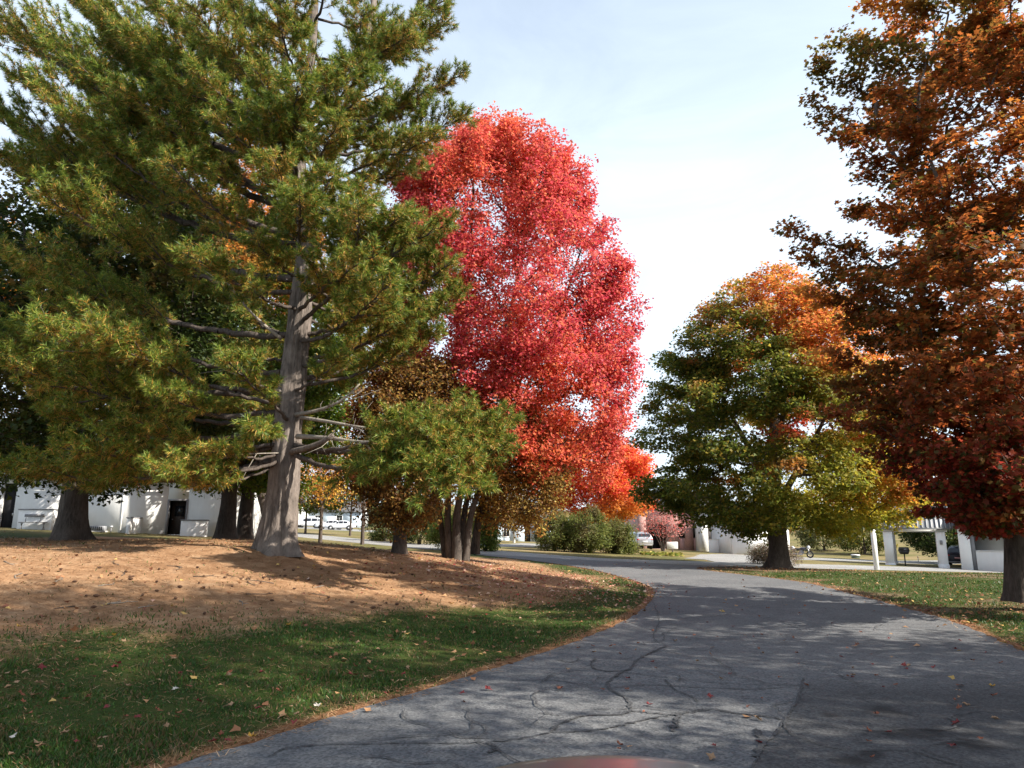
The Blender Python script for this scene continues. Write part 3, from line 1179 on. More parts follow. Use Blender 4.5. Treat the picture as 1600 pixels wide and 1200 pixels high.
    mesh_np('crown', V, [Fc], M_NEEDLE, root, np.repeat(col, 3, 0))
    # bare dead branches on the lower trunk
    dead = [
        ([(462, 648, -.3), (500, 640, -.5), (535, 625, -.7), (562, 600, -.9)], .055),
        ([(470, 652, -.3), (520, 660, -.8), (570, 668, -1.1), (612, 668, -1.4)], .05),
        ([(464, 682, -.3), (510, 684, -.8), (560, 690, -1.2), (590, 690, -1.5)], .065),
        ([(455, 706, -.3), (480, 700, -.7), (505, 690, -.9), (520, 680, -1.0)], .085),
        ([(440, 530, -.2), (410, 505, -.5), (385, 480, -.8), (362, 450, -1.1)], .05),
        ([(440, 708, -.3), (400, 709, -.6), (360, 711, -.9), (330, 714, -1.1)], .022),
        ([(440, 612, -.2), (410, 604, -.5), (380, 590, -.8), (345, 575, -1.0)], .04),
    ]
    for k, (pl, rd) in enumerate(dead if not second else []):
        q = resample(np.array([P(x, y, PY + d) for x, y, d in pl]) - base, 12)
        mb = MB()
        mb.tube(q, np.linspace(rd, rd * (.3 if k != 3 else .75), 12), 8)
        for s in range(9 if k < 3 else 4):
            i = r.integers(4, 11)
            d = r.normal(size=3) * .5 + (q[-1] - q[0]) / np.linalg.norm(q[-1] - q[0]) * .6
            l = r.uniform(.2, .8)
            e = q[i] + d * l
            m = (q[i] + e) / 2 + r.normal(size=3) * .04
            mb.tube([q[i], m, e], [.010, .007, .003], 4)
        o = mb.build('dead_branch', M_BARK_DEAD if k != 3 else M_BARK_PINE, root, smooth=True)
    return root


build_pine()
build_pine(True)


# ------------------------------------------------------------------ broad-leaved trees
def rel(pts, Y, base):
    return np.array([P(x, y, Y + d) for x, y, d in pts]) - base


def outline(rows, Y, base, cx):
    """rows: (py, px_left, px_right) of the crown; returns z, left radius, right radius, axis x offset"""
    z = np.array([P(cx, py, Y)[2] - base[2] for py, a, b in rows])
    k = np.array([(P(cx + 100, py, Y)[0] - P(cx, py, Y)[0]) / 100 for py, a, b in rows])
    l = np.array([cx - a for py, a, b in rows]) * k
    rr = np.array([b - cx for py, a, b in rows]) * k
    o = np.argsort(z)
    return z[o], l[o], rr[o], P(cx, 600, Y)[0] - base[0]


# red maple
Y0 = 25.5
base = ground_at(715, Y0)
base[2] -= .06
rows = [(178, 742, 758), (205, 705, 815), (235, 650, 880), (265, 618, 918), (330, 606, 945), (400, 600, 985), (480, 590, 1002), (550, 590, 996), (620, 600, 985), (670, 620, 955), (720, 680, 910), (745, 720, 860)]
z, l, rr, ox = outline(rows, Y0, base, 795)
l, rr = l * 1.0, rr * .95
rb = (l + rr) * .42
tg = crown_targets(300, 13, z, l, rr, rb, .80, (ox, .6, 0), 21, .35, 1.75)
pl_ = []
rq = np.random.default_rng(612)
for (x_, y_, w_) in ((748, 182, 26), (720, 200, 20), (795, 194, 24), (845, 214, 28), (885, 230, 26), (916, 248, 24), (925, 285, 22), (690, 228, 26), (655, 246, 22), (618, 266, 20), (948, 345, 26), (986, 402, 24), (972, 440, 22), (1000, 498, 24), (990, 545, 22),
                     (996, 590, 20), (985, 645, 22), (960, 690, 22), (770, 225, 26), (820, 250, 26), (870, 270, 24)):
    for dd_ in ((rq.uniform(-1.2, 1.2),) if x_ > 900 else (rq.uniform(-2.2, -.4), rq.uniform(.2, 2.0))):
        tip = P(x_, y_, Y0 + .6 + dd_) - base
        inw = np.array([ox - tip[0], .6 - tip[1], 0]) * .22
        for q in range(26):
            t = rq.uniform(0, 1)**.8
            c = tip + (inw + np.array([0, 0, -1.5])) * t
            pl_.append(c + rq.normal(size=3) * (.06 + .24 * t))
tg = tg[noise3(tg, 1.5, 613) > -.72]
tg = np.vstack([tg, np.array(pl_)])
st = [rel([(703, 872, 0), (700, 790, 0), (712, 660, .3), (728, 520, .5), (738, 330, .6), (742, 230, .6)], Y0, base),
      rel([(714, 873, -.1), (716, 790, -.2), (752, 640, -.3), (800, 480, -.4), (832, 300, -.4)], Y0, base),
      rel([(727, 872, 0), (740, 790, 0), (785, 690, .4), (862, 520, .9), (915, 370, 1.2)], Y0, base),
      rel([(698, 872, .2), (686, 800, .5), (660, 680, 1.0), (645, 520, 1.4), (640, 330, 1.5)], Y0, base),
      rel([(718, 872, .3), (735, 760, .7), (810, 600, 1.8), (880, 480, 2.4)], Y0, base)]
rd = [[.14, .10, .09, .08, .05, .03], [.17, .12, .10, .08, .04], [.13, .10, .08, .06, .03], [.12, .09, .08, .06, .03], [.12, .09, .07, .03]]


def pal_red(p, r):
    n = len(p)
    a = pick(r, n, [(.56, .080, .100), (.62, .130, .100), (.40, .04, .065), (.64, .19, .09)], [4, 3, 3, 1.5])
    b = pick(r, n, [(.75, .20, .05), (.70, .28, .06), (.62, .12, .05)], [2, 1.4, 2])
    t = np.clip(noise3(p, 1.1, 4) * .9 - .35, 0, 1)
    depth = np.clip(1 - np.hypot(p[:, 0] - ox, p[:, 1]) / 3.4, 0, 1)      # inner leaves still turning: orange
    low = np.clip((6.2 - p[:, 2]) / 3, 0, 1)
    return blend(a, b, np.clip(t * .6 + depth * .55 + low * .35, 0, .9))


for q in st:
    q[0, 2] = min(q[0, 2], 0) - .05
deciduous('red_maple', 'brilliant crimson maple with several grey stems behind the pine', 'tree', base, st, rd, tg, 42, .118, pal_red,
          LEAF_TRI, M_LEAF_RED, M_BARK_GREY, .24, .8, 31, .75, .45, bf=.30, nside=16, flare=.5, up=1.2)

# small bronze tree in front of it
Y0 = 23.5
base = ground_at(624, Y0)
base[2] -= .05
rows = [(560, 600, 680), (600, 570, 720), (650, 555, 745), (700, 550, 730), (750, 545, 715), (800, 570, 690), (815, 590, 660)]
z, l, rr, ox = outline(rows, Y0, base, 640)
tg = crown_targets(110, 13, z, l, rr, (l + rr) * .5, .75, (ox, 0, 0), 22, .3, .7)


def pal_bronze(p, r):
    n = len(p)
    a = pick(r, n, [(.20, .095, .025), (.28, .15, .035), (.15, .065, .025), (.38, .25, .06), (.10, .09, .03)], [4, 3, 2, 1.3, 2])
    b = pick(r, n, [(.45, .10, .03), (.40, .05, .04)], [2, 1])
    return blend(a, b, np.clip(noise3(p, 1.4, 14) - .55, 0, .8))


deciduous('bronze_crabapple', 'small bronze leaved tree with a short dark forked trunk beside the pine', 'tree', base,
          [rel([(624, 868, 0), (625, 830, 0), (623, 800, 0), (600, 740, .2), (590, 660, .3)], Y0, base), rel([(626, 830, 0), (632, 795, 0), (665, 740, -.2), (690, 660, -.3)], Y0, base),
           rel([(625, 815, 0), (640, 740, .3), (645, 620, .5)], Y0, base)],
          [[.23, .20, .17, .10, .04], [.15, .13, .09, .03], [.12, .08, .03]], tg, 38, .10, pal_bronze, LEAF_KITE, M_LEAF, M_BARK, .26, .8, 32, .9, .3, nside=16, flare=.35)

# second bronze tree, hanging in front of the red maple
Y0 = 27.0
base = ground_at(742, Y0)
base[2] -= .05
rows = [(600, 700, 800), (640, 690, 840), (690, 700, 868), (740, 720, 880), (790, 730, 870), (815, 760, 840)]
z, l, rr, ox = outline(rows, Y0, base, 785)
tg = crown_targets(105, 13, z, l, rr, (l + rr) * .5, .8, (ox, -.6, 0), 23, .3, .8)


def pal_gold(p, r):
    n = len(p)
    a = pick(r, n, [(.23, .12, .03), (.32, .20, .045), (.17, .08, .025), (.48, .35, .09), (.15, .12, .035)], [4, 3, 2, 1.3, 2])
    b = pick(r, n, [(.55, .18, .04), (.50, .10, .04)], [2, 1])
    return blend(a, b, np.clip(noise3(p, 1.3, 24) - .35, 0, .8))


deciduous('golden_crabapple', 'golden brown drooping tree in front of the crimson crown', 'tree', base,
          [rel([(742, 866, 0), (748, 810, 0), (770, 720, .1), (790, 640, .2)], Y0, base), rel([(748, 812, 0), (790, 750, -.4), (830, 700, -.6)], Y0, base)],
          [[.17, .13, .09, .04], [.10, .07, .03]], tg, 38, .10, pal_gold, LEAF_KITE, M_LEAF, M_BARK_GREY, .27, .85, 33, .9, .5, nside=14, flare=.35)

# sugar maple turning, centre right
Y0 = 36.0
base = ground_at(1216, Y0)
base[2] -= .06
rows = [(425, 1180, 1235), (470, 1110, 1305), (520, 1065, 1350), (580, 1025, 1385), (640, 1002, 1405), (700, 992, 1415), (760, 985, 1420), (795, 1010, 1410), (822, 1075, 1375), (834, 1140, 1340)]
z, l, rr, ox = outline(rows, Y0, base, 1205)
zw = z
tg = crown_targets(340, 12, z, l, rr, (l + rr) * .5, 1.1, (ox, 0, 0), 24, .3, .62)


def pal_turn(p, r):
    n = len(p)
    x = p[:, 0] - ox
    zz = p[:, 2]
    g = pick(r, n, [(.095, .125, .018), (.14, .155, .023), (.06, .09, .017), (.25, .20, .03)], [4, 3, 2, 2])
    yl = pick(r, n, [(.34, .30, .03), (.44, .34, .04), (.22, .24, .03)], [2, 2, 2])
    og = pick(r, n, [(.58, .19, .045), (.60, .28, .06), (.54, .13, .05), (.30, .22, .035)], [3, 2, 2, 1.6])
    rd_ = pick(r, n, [(.62, .07, .045), (.55, .04, .04)], [2, 1])
    nz = noise3(p, .75, 34)
    t_y = np.clip((x + 1.2) / 4.2 + .5 * nz + r.normal(size=n) * .12, 0, .92) * np.clip((10.5 - zz) / 3, .35, 1)
    c = blend(g, yl, t_y)
    t_o = np.clip((zz - 9.4) / 4.2 + 1.0 * noise3(p, 1.3, 36) + .30 * np.clip(x, -2, 4.5) + .05 + r.normal(size=n) * .15, 0, .92)
    c = blend(c, og, t_o)
    t_s = np.clip(1.2 * np.exp(-((x + 1.4)**2 + (zz - 6.3)**2 / .35) / .9) * (p[:, 1] < 1.5) - .25 + r.normal(size=n) * .15, 0, .85)
    t_s = np.maximum(t_s, np.clip(.7 * np.exp(-((x + 1.7)**2 + (zz - 4.6)**2 / .4) / 1.2) - .35, 0, .4))
    t_s = np.maximum(t_s, np.clip(noise3(p, 1.5, 35) - 1.2, 0, .5))
    return blend(c, rd_, t_s)


deciduous('turning_maple', 'rounded maple turning from dark green to orange on top beside the drive', 'tree', base,
          [rel([(1216, 889, 0), (1216, 850, 0), (1213, 800, 0), (1208, 720, 0), (1212, 600, 0), (1215, 480, 0)], Y0, base),
           rel([(1214, 800, 0), (1180, 720, -.3), (1130, 620, -.6), (1110, 540, -.6)], Y0, base), rel([(1214, 790, 0), (1260, 710, .3), (1310, 610, .5)], Y0, base),
           rel([(1212, 770, 0), (1220, 680, -1.5), (1230, 560, -2.2)], Y0, base)],
          [[.50, .43, .38, .27, .18, .05], [.2, .16, .1, .04], [.2, .15, .05], [.2, .14, .05]], tg, 36, .175, pal_turn, LEAF_TRI, M_LEAF_GLOW, M_BARK, .30, .6, 34, .6, .3, nside=24, flare=.9)

# big near maple on the right
Y0 = 15.5
base = ground_at(1596, Y0)
base[2] -= .06
r_ = np.random.default_rng(77)
tgl = []
NB = [  # bough tips seen against the sky: px, py, depth offset
    (1412, 0, 0), (1330, 60, .3), (1300, 55, -.3), (1268, 95, 0), (1262, 160, .2), (1310, 200, -.8), (1330, 262, 0), (1318, 312, .6), (1228, 352, .2), (1245, 392, -.2), (1262, 452, .8), (1300, 470, .6),
    (1285, 545, 1.2), (1330, 590, .6), (1300, 640, 1.5), (1350, 690, 1.0), (1420, 715, .4), (1445, 760, -.2), (1480, 800, -.6), (1530, 830, -.8),
    (1380, 120, -2.2), (1420, 260, -2.8), (1400, 380, -2.6), (1380, 480, -2.2), (1430, 560, -3.0), (1420, 640, -2.4), (1470, 700, -2.6), (1500, 750, -2.4), (1560, 790, -2.6),
    (1480, 60, -3.0), (1500, 200, -3.6), (1490, 340, -3.8), (1520, 450, -4.0), (1530, 560, -4.0), (1560, 650, -3.8), (1600, 720, -3.8), (1580, 380, -4.4), (1600, 150, -3.8), (1600, 520, -4.4),
    (1390, 60, 1.8), (1370, 200, 2.4), (1340, 330, 2.4), (1350, 420, 2.8), (1360, 520, 2.8), (1390, 610, 2.8), (1410, 690, 2.4), (1460, 130, 3), (1450, 280, 3.4), (1480, 420, 3.6), (1500, 560, 3.8), (1520, 690, 3.4),
    (1310, 500, .2), (1340, 640, -.4), (1370, 560, -1.0), (1330, 430, -1.2), (1390, 730, .2), (1300, 600, .4), (1430, 790, .6),
    (1560, 20, 0), (1680, 40, -1), (1700, 200, -2.5), (1720, 400, -3), (1720, 560, -2.5), (1680, 690, -2.8), (1620, 790, -2.0)]
ends = [P(*q[:2], Y0 + q[2]) - base for i, q in enumerate(NB)]
for z_ in np.arange(3.0, 15.5, .42):      # the far side of the tree, out of the picture
    a = r_.uniform(-1.9, 1.9)
    q = 4.8 * math.sqrt(max(.05, 1 - ((z_ - 7) / 9.4)**2)) * r_.uniform(.8, 1.05)
    ends.append(np.array([q * math.cos(a) + .3, q * math.sin(a), z_]))
for z_ in np.arange(13.2, 17.0, .35):
    a = r_.uniform(0, 6.28)
    q = max(.4, 3.4 * (1 - (z_ - 12.5) / 5.2))
    ends.append(np.array([q * math.cos(a), q * math.sin(a), z_]))
for e in ends:
    hub = np.array([-.1, 0, max(2.2, e[2] - .30 * np.hypot(e[0], e[1]))])
    Lb = np.linalg.norm(e - hub)
    for t in np.arange(.32, 1.01, .32 / max(Lb, 1)):
        c = hub * (1 - t) + e * t + np.array([0, 0, -.10 * Lb * math.sin(math.pi * t)])
        wdt = .25 + .22 * Lb * max(0.0, 1 - t)**.7
        k = 3 + int(3.3 * wdt)
        q = ball(r_, k) * wdt * 1.0
        q[:, 2] = r_.normal(size=k) * .09
        tgl.append(c + q)
tg = np.vstack(tgl)


def pal_rust(p, r):
    n = len(p)
    a = pick(r, n, [(.31, .09, .022), (.23, .078, .02), (.15, .078, .018), (.40, .125, .027), (.10, .09, .018)], [4, 3, 2.2, 2, 1.6])
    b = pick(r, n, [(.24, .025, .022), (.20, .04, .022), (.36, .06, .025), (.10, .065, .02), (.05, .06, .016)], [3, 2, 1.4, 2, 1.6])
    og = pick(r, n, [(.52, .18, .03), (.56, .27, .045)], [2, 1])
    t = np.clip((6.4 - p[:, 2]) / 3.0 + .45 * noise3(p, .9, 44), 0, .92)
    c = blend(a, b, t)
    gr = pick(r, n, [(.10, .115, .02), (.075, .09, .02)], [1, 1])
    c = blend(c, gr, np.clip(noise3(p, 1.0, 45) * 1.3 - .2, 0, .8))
    return blend(c, og, np.clip(noise3(p, 1.3, 46) * 1.2 - .6, 0, .85))


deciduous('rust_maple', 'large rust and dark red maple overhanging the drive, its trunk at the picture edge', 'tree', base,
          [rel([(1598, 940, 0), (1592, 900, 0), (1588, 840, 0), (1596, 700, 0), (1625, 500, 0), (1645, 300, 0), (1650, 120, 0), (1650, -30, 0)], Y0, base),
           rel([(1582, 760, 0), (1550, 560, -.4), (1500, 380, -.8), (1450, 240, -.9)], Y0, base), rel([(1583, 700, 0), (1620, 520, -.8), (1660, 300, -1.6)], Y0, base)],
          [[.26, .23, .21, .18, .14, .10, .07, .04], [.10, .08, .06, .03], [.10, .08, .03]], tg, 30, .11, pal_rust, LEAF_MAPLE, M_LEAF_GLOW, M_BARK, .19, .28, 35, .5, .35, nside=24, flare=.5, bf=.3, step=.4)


def round_tree(name, label, px, Y, H, zc, rad, n_lobes, per, leaf_n, lsize, pal, seed, tr=.3, cat='tree', lobe=1.1, tmpl=LEAF_KITE, mat=None, bark=None, lean=0, flat=.7, base=None, flare=.7, inner=.35, spread=.42):
    if base is None:
        base = ground_at(px, Y)
    base = np.array(base, float)
    base[2] -= .06
    zs = np.array([zc, zc + .12 * (H - zc), zc + .35 * (H - zc), zc + .6 * (H - zc), zc + .82 * (H - zc), H])
    rl = np.array([.45, .85, 1.0, .9, .6, .12]) * rad
    tg = crown_targets(n_lobes, per, zs, rl, rl, rl, lobe, (lean * .6, 0, 0), seed, inner, flat)
    tk = [[(0, 0, 0), (lean * .1, 0, zc * .5), (lean * .25, 0, zc), (lean * .5, .05, zc + .45 * (H - zc)), (lean * .6, 0, H * .92)]]
    rdx = [[tr, tr * .85, tr * .72, tr * .4, .04]]
    for k in range(3):
        a = seed + k * 2.1
        tk.append([(lean * .25, 0, zc * .9), (.35 * rad * math.cos(a) + lean * .4, .35 * rad * math.sin(a), zc + .3 * (H - zc)), (.5 * rad * math.cos(a) + lean * .5, .5 * rad * math.sin(a), zc + .65 * (H - zc))])
        rdx.append([tr * .45, tr * .3, .03])
    return deciduous(name, label, cat, base, tk, rdx, tg, leaf_n, lsize, pal, tmpl, mat or M_LEAF, bark or M_BARK, spread, flat * .85, seed, .65, .3, nside=18, flare=flare)


def pal_dark(p, r):
    n = len(p)
    a = pick(r, n, [(.036, .060, .012), (.055, .078, .014), (.028, .048, .013), (.085, .095, .018)], [4, 3, 3, 1.5])
    return blend(a, pick(r, n, [(.22, .11, .03), (.16, .12, .03)], [1, 1]), np.clip(noise3(p, .8, 51) - .25, 0, .7))


def pal_lime(p, r):
    n = len(p)
    a = pick(r, n, [(.10, .17, .02), (.18, .24, .03), (.07, .12, .02), (.26, .28, .04)], [3, 3, 3, 1.2])
    b = pick(r, n, [(.60, .24, .04), (.55, .16, .04)], [1, 1])
    return blend(a, b, np.clip((p[:, 2] - 10.5) / 4 + .5 * noise3(p, .8, 52), 0, .95))


def pal_orange(p, r):
    n = len(p)
    a = pick(r, n, [(.55, .20, .035), (.48, .14, .03), (.62, .30, .05), (.22, .17, .03)], [3, 3, 2, 2])
    return blend(a, pick(r, n, [(.08, .10, .02), (.12, .12, .025)], [1, 1]), np.clip((7.5 - p[:, 2]) / 4 + .6 * noise3(p, .7, 53), 0, .9))


def pal_flame(p, r):
    n = len(p)
    a = pick(r, n, [(.66, .10, .05), (.70, .17, .05), (.60, .06, .06), (.72, .26, .06)], [3, 3, 2, 2])
    b = pick(r, n, [(.66, .30, .05), (.50, .26, .05)], [1, 1])
    return blend(a, b, np.clip((4.4 - p[:, 2]) / 2.5 + .7 * noise3(p, .8, 54), 0, .9))


round_tree('shade_maple', 'dark green maple with a thick flared trunk before the long white wall', 112, 24.5, 14.5, 1.9, 6.6, 230, 11, 32, .17, pal_dark, 61, .42, flare=1.0, tmpl=LEAF_TRI)
round_tree('lime_maple', 'yellow green maple glowing behind the pine trunk, first of two dark trunks', 352, 31.5, 17.0, 2.6, 5.4, 170, 11, 30, .18, pal_lime, 62, .42)
round_tree('lime_maple', 'yellow green maple with its dark trunk just left of the pine trunk', 381, 33.5, 16.0, 2.7, 5.0, 130, 11, 30, .18, pal_lime, 63, .36)
round_tree('orange_maple', 'orange brown maple showing through at the far side of the pine boughs', -60, 31.0, 15.5, 2.6, 6.0, 140, 11, 30, .18, pal_orange, 64, .4)
round_tree('orange_maple', 'tall orange maple whose tips peep over the upper pine boughs', 425, 44.0, 28.0, 4.2, 6.8, 130, 11, 30, .21, pal_orange, 65, .4, lean=-5.0)
round_tree('flame_maple', 'orange red maple with low skirts behind the rounded green shrubs', 938, 58.0, 10.2, 2.7, 4.9, 130, 12, 34, .19, pal_flame, 66, .2, lobe=.95, mat=M_LEAF_RED, flare=.3)
round_tree('shade_tree', 'orange maple on the verge casting its shade over the near lawn', 0, 0, 18.0, 2.6, 6.4, 190, 11, 24, .16, pal_orange, 67, .32, base=(14.2, 3.4, .08))
round_tree('shade_tree', 'unseen rusty maple behind the camera, added to shade the asphalt', 0, 0, 12.5, 2.6, 5.6, 150, 11, 28, .15, pal_orange, 68, .3, base=(11.5, -5.6, .08))  # out of view, added to block sky and darken the foreground


def pal_young(p, r):
    n = len(p)
    a = pick(r, n, [(.10, .13, .02), (.15, .17, .03), (.07, .09, .02)], [3, 2, 2])
    return blend(a, pick(r, n, [(.50, .12, .03), (.55, .22, .04)], [1, 1]), np.clip((p[:, 2] - 3.2) / 2.5 + .6 * noise3(p, .9, 55), 0, .95))


def pal_yel(p, r):
    n = len(p)
    a = pick(r, n, [(.58, .34, .05), (.50, .24, .04), (.64, .44, .08), (.42, .14, .04)], [3, 3, 2, 2])
    return blend(a, pick(r, n, [(.50, .09, .03)], [1]), np.clip(noise3(p, .8, 56) - .3, 0, .9))


round_tree('street_tree', 'slim young tree with orange topped crown beside the white car', 477, 70, 8.6, 2.3, 3.2, 44, 10, 26, .2, pal_young, 71, .11, flare=.2)
round_tree('street_tree', 'slim young tree with green orange crown in front of the parked sedan', 547, 70, 8.2, 2.3, 3.4, 44, 10, 26, .2, pal_young, 72, .11, flare=.2)
round_tree('yellow_cherry', 'sparse yellow orange tree with open twigs just right of the pine trunk', 500, 42, 7.8, 2.6, 3.0, 40, 8, 17, .13, pal_yel, 73, .12, flare=.2)
round_tree('thin_cherry', 'thin twiggy tree with few dark red leaves against the sky', 566, 45, 11.5, 3.0, 3.4, 48, 9, 9, .13, lambda p, r: pick(r, len(p), [(.40, .06, .035), (.30, .18, .05), (.22, .10, .04)], [2, 1, 1]), 74, .12, flare=.2)
round_tree('birch', 'small birch with a white trunk in front of the pale blue house', 803, 73, 5.6, 1.7, 2.2, 26, 9, 24, .18, lambda p, r: pick(r, len(p), [(.30, .18, .04), (.40, .26, .05), (.14, .15, .03)], [2, 2, 1]), 75, .13, bark=M_WHITE_BARK, flare=.2)
round_tree('spruce_maple', 'dark green tree behind the canopy and the half wall', 1478, 66, 7.5, .8, 3.4, 60, 10, 26, .22, pal_dark, 76, .2)
round_tree('field_tree', 'low green and golden tree at the edge of the tan field', 1352, 84, 5.5, .5, 3.6, 40, 10, 26, .24, lambda p, r: pick(r, len(p), [(.12, .15, .03), (.30, .22, .04), (.18, .19, .04)], [3, 1, 2]), 77, .15)
round_tree('field_tree', 'grey green low tree on the tan slope beside the turning maple', 1288, 92, 4.6, .4, 3.2, 34, 10, 22, .24, lambda p, r: pick(r, len(p), [(.12, .13, .05), (.20, .16, .06), (.16, .17, .05)], [3, 1, 2]), 78, .15)


def shrub(name, label, px, Y, H, rad, pal, seed, n_lobes=34, per=9, leaf_n=26, ls=.075, stems=6, cat='shrub', lobe=.5, zc=.25, ratio=(.8, 1.0, .95, .75, .2), bark=None, base=None, mat=None, spread=.2):
    r = np.random.default_rng(seed)
    if base is None:
        base = ground_at(px, Y)
    base = np.array(base, float)
    base[2] -= .04
    zs = np.array([zc, zc + .25 * (H - zc), zc + .5 * (H - zc), zc + .8 * (H - zc), H])
    rl = np.array(ratio) * rad
    tg = crown_targets(n_lobes, per, zs, rl, rl, rl, lobe, (0, 0, 0), seed, .3, .9)
    tk, rdx = [], []
    for k in range(stems):
        a = 6.28 * k / stems + r.uniform(-.3, .3)
        q = rad * r.uniform(.25, .6)
        tk.append([(.08 * math.cos(a), .08 * math.sin(a), 0), (.3 * q * math.cos(a), .3 * q * math.sin(a), H * .22), (.75 * q * math.cos(a), .75 * q * math.sin(a), H * .5), (q * math.cos(a), q * math.sin(a), H * .78)])
        rdx.append([.05, .04, .03, .012])
    return deciduous(name, label, cat, base, tk, rdx, tg, leaf_n, ls, pal, LEAF_KITE, mat or M_LEAF, bark or M_BARK, spread, .9, seed, .9, -.2, nside=8, flare=.1, up=.8, step=.3)


def pal_yew(p, r):
    n = len(p)
    a = pick(r, n, [(.12, .145, .032), (.16, .18, .04), (.08, .11, .028), (.22, .21, .06)], [4, 3, 2, 1.5])
    return blend(a, pick(r, n, [(.20, .14, .07), (.14, .11, .05)], [1, 1]), np.clip(noise3(p, 2.0, 57) - .2, 0, .7))


def pal_privet(p, r):
    return pick(r, len(p), [(.12, .18, .03), (.17, .22, .04), (.08, .12, .025), (.24, .22, .05)], [3, 3, 2, 1])


def pal_tan(p, r):
    return pick(r, len(p), [(.20, .14, .10), (.26, .19, .14), (.14, .11, .07), (.16, .16, .08)], [3, 3, 2, 2])


GS = 'rounded green shrubs on the island'
for px, Y, H, rd_, lab, sd in ((866, 51, 2.6, 1.75, 'broad dark rounded shrub nearest the side drive', 81), (922, 50, 3.0, 1.7, 'tallest rounded shrub, middle one on the island', 82), (968, 51, 2.2, 1.35, 'lowest rounded shrub, next to the silver car', 83)):
    o = shrub('rounded_shrub', lab, px, Y, H, rd_, pal_yew, sd, 46, 10, 30, .11, 7, lobe=.55)
    o['group'] = GS
for px, Y, H, rd_, lab, sd, pl_ in ((700, 43, 2.2, 1.2, 'leafy light green shrub behind the crimson maple stems', 84, pal_privet), (758, 44, 2.3, 1.1, 'leafy light green shrub behind the green post', 85, pal_privet),
                                   (655, 52, 2.6, 1.7, 'dark evergreen shrub behind the small forked trunk', 86, pal_dark), (600, 56, 2.8, 1.9, 'dark evergreen shrub beyond the cross road', 87, pal_dark)):
    shrub('leafy_shrub', lab, px, Y, H, rd_, pl_, sd, 34, 9, 26, .11, 6, lobe=.5)
shrub('tan_bush', 'dry tan leaved bush half behind the turning maple trunk', 1212, 43.5, 1.25, 1.55, pal_tan, 88, 50, 9, 24, .07, 8, lobe=.35, zc=.12, ratio=(.9, 1.0, .9, .7, .25))
shrub('pink_crabapple', 'bare stemmed crabapple with pale pink and red leaves before the brick wall', 1036, 66, 4.0, 2.5, lambda p, r: blend(pick(r, len(p), [(.50, .22, .20), (.42, .25, .22), (.58, .14, .12)], [3, 2, 2]), pick(r, len(p), [(.62, .07, .05)], [1]), np.clip(noise3(p, .9, 58) - .3, 0, .9)), 89,
      44, 8, 5, .14, 7, 'tree', .7, 1.3, (.5, .9, 1, .75, .2), M_BARK_GREY, spread=.34)


# hostas in the bed by the sign
def hosta(px, Y, sd, label):
    r = np.random.default_rng(sd)
    b = ground_at(px, Y)
    n = 34
    a = r.uniform(0, 6.28, n)
    el = r.uniform(.25, 1.1, n)
    ln = r.uniform(.28, .42, n)
    v, f = [], []
    for i in range(n):
        d = np.array([math.cos(a[i]) * math.cos(el[i]), math.sin(a[i]) * math.cos(el[i]), math.sin(el[i])])
        s = np.cross(d, (0, 0, 1)); s /= np.linalg.norm(s)
        p0 = d * .10
        m = p0 + d * ln[i] * .55
        e = p0 + d * ln[i] + np.array([0, 0, -.14])
        k = len(v)
        v += [p0, m + s * .10, e, m - s * .10]
        f += [(k, k + 1, k + 2), (k, k + 2, k + 3)]
    c = np.repeat(pick(r, n, [(.26, .30, .06), (.40, .36, .10), (.50, .42, .14), (.12, .18, .04)], [2, 2, 2, 2]), 4, 0)
    o = mesh_np('hosta', np.array(v), [np.array(f)], M_LEAF, None, c)
    o.location = b
    tag(o, label, 'plant', 'hostas in the bed by the sign')


for k, px in enumerate(np.linspace(1006, 1060, 9)):
    hosta(px, 50.5 + (k % 3) * .8, 200 + k, 'yellow green hosta clump in the bed in front of the small sign')

# far wood closing the view
r = np.random.default_rng(91)
n = 34000
xx = r.uniform(-300, 330, n)
lay = r.integers(0, 4, n)
yy = 170 + lay * 22 + 8 * wav(xx, xx * 0, .05, 3) + r.normal(size=n) * 3
hh = 6.0 + 2.2 * wav(xx, lay * 37.0, .10, 4) + 1.5 * wav(xx, lay * 11.0, .33, 6)
hh = np.maximum(hh, 2.5)
zz = height(xx, yy) + hh * r.uniform(0, 1, n)**.8
p = np.c_[xx, yy, zz]
tone = noise3(np.c_[xx, yy, zz * 0], .09, 92)
cg = pick(r, n, [(.07, .09, .03), (.10, .11, .035), (.05, .07, .025)], [2, 2, 1])
co = pick(r, n, [(.28, .16, .05), (.32, .12, .04), (.22, .17, .06)], [2, 1, 1])
cc = blend(cg, co, np.clip(tone + .1, 0, .85))
o = leaves_mesh('far_woods', p, r.uniform(.9, 1.9, n), np.tile([0, -.5, .6], (n, 1)), cc, LEAF_TRI, M_LEAF, None, .7)
tag(o, 'far mixed wood of green and bronze trees on the horizon', None, None, 'stuff')
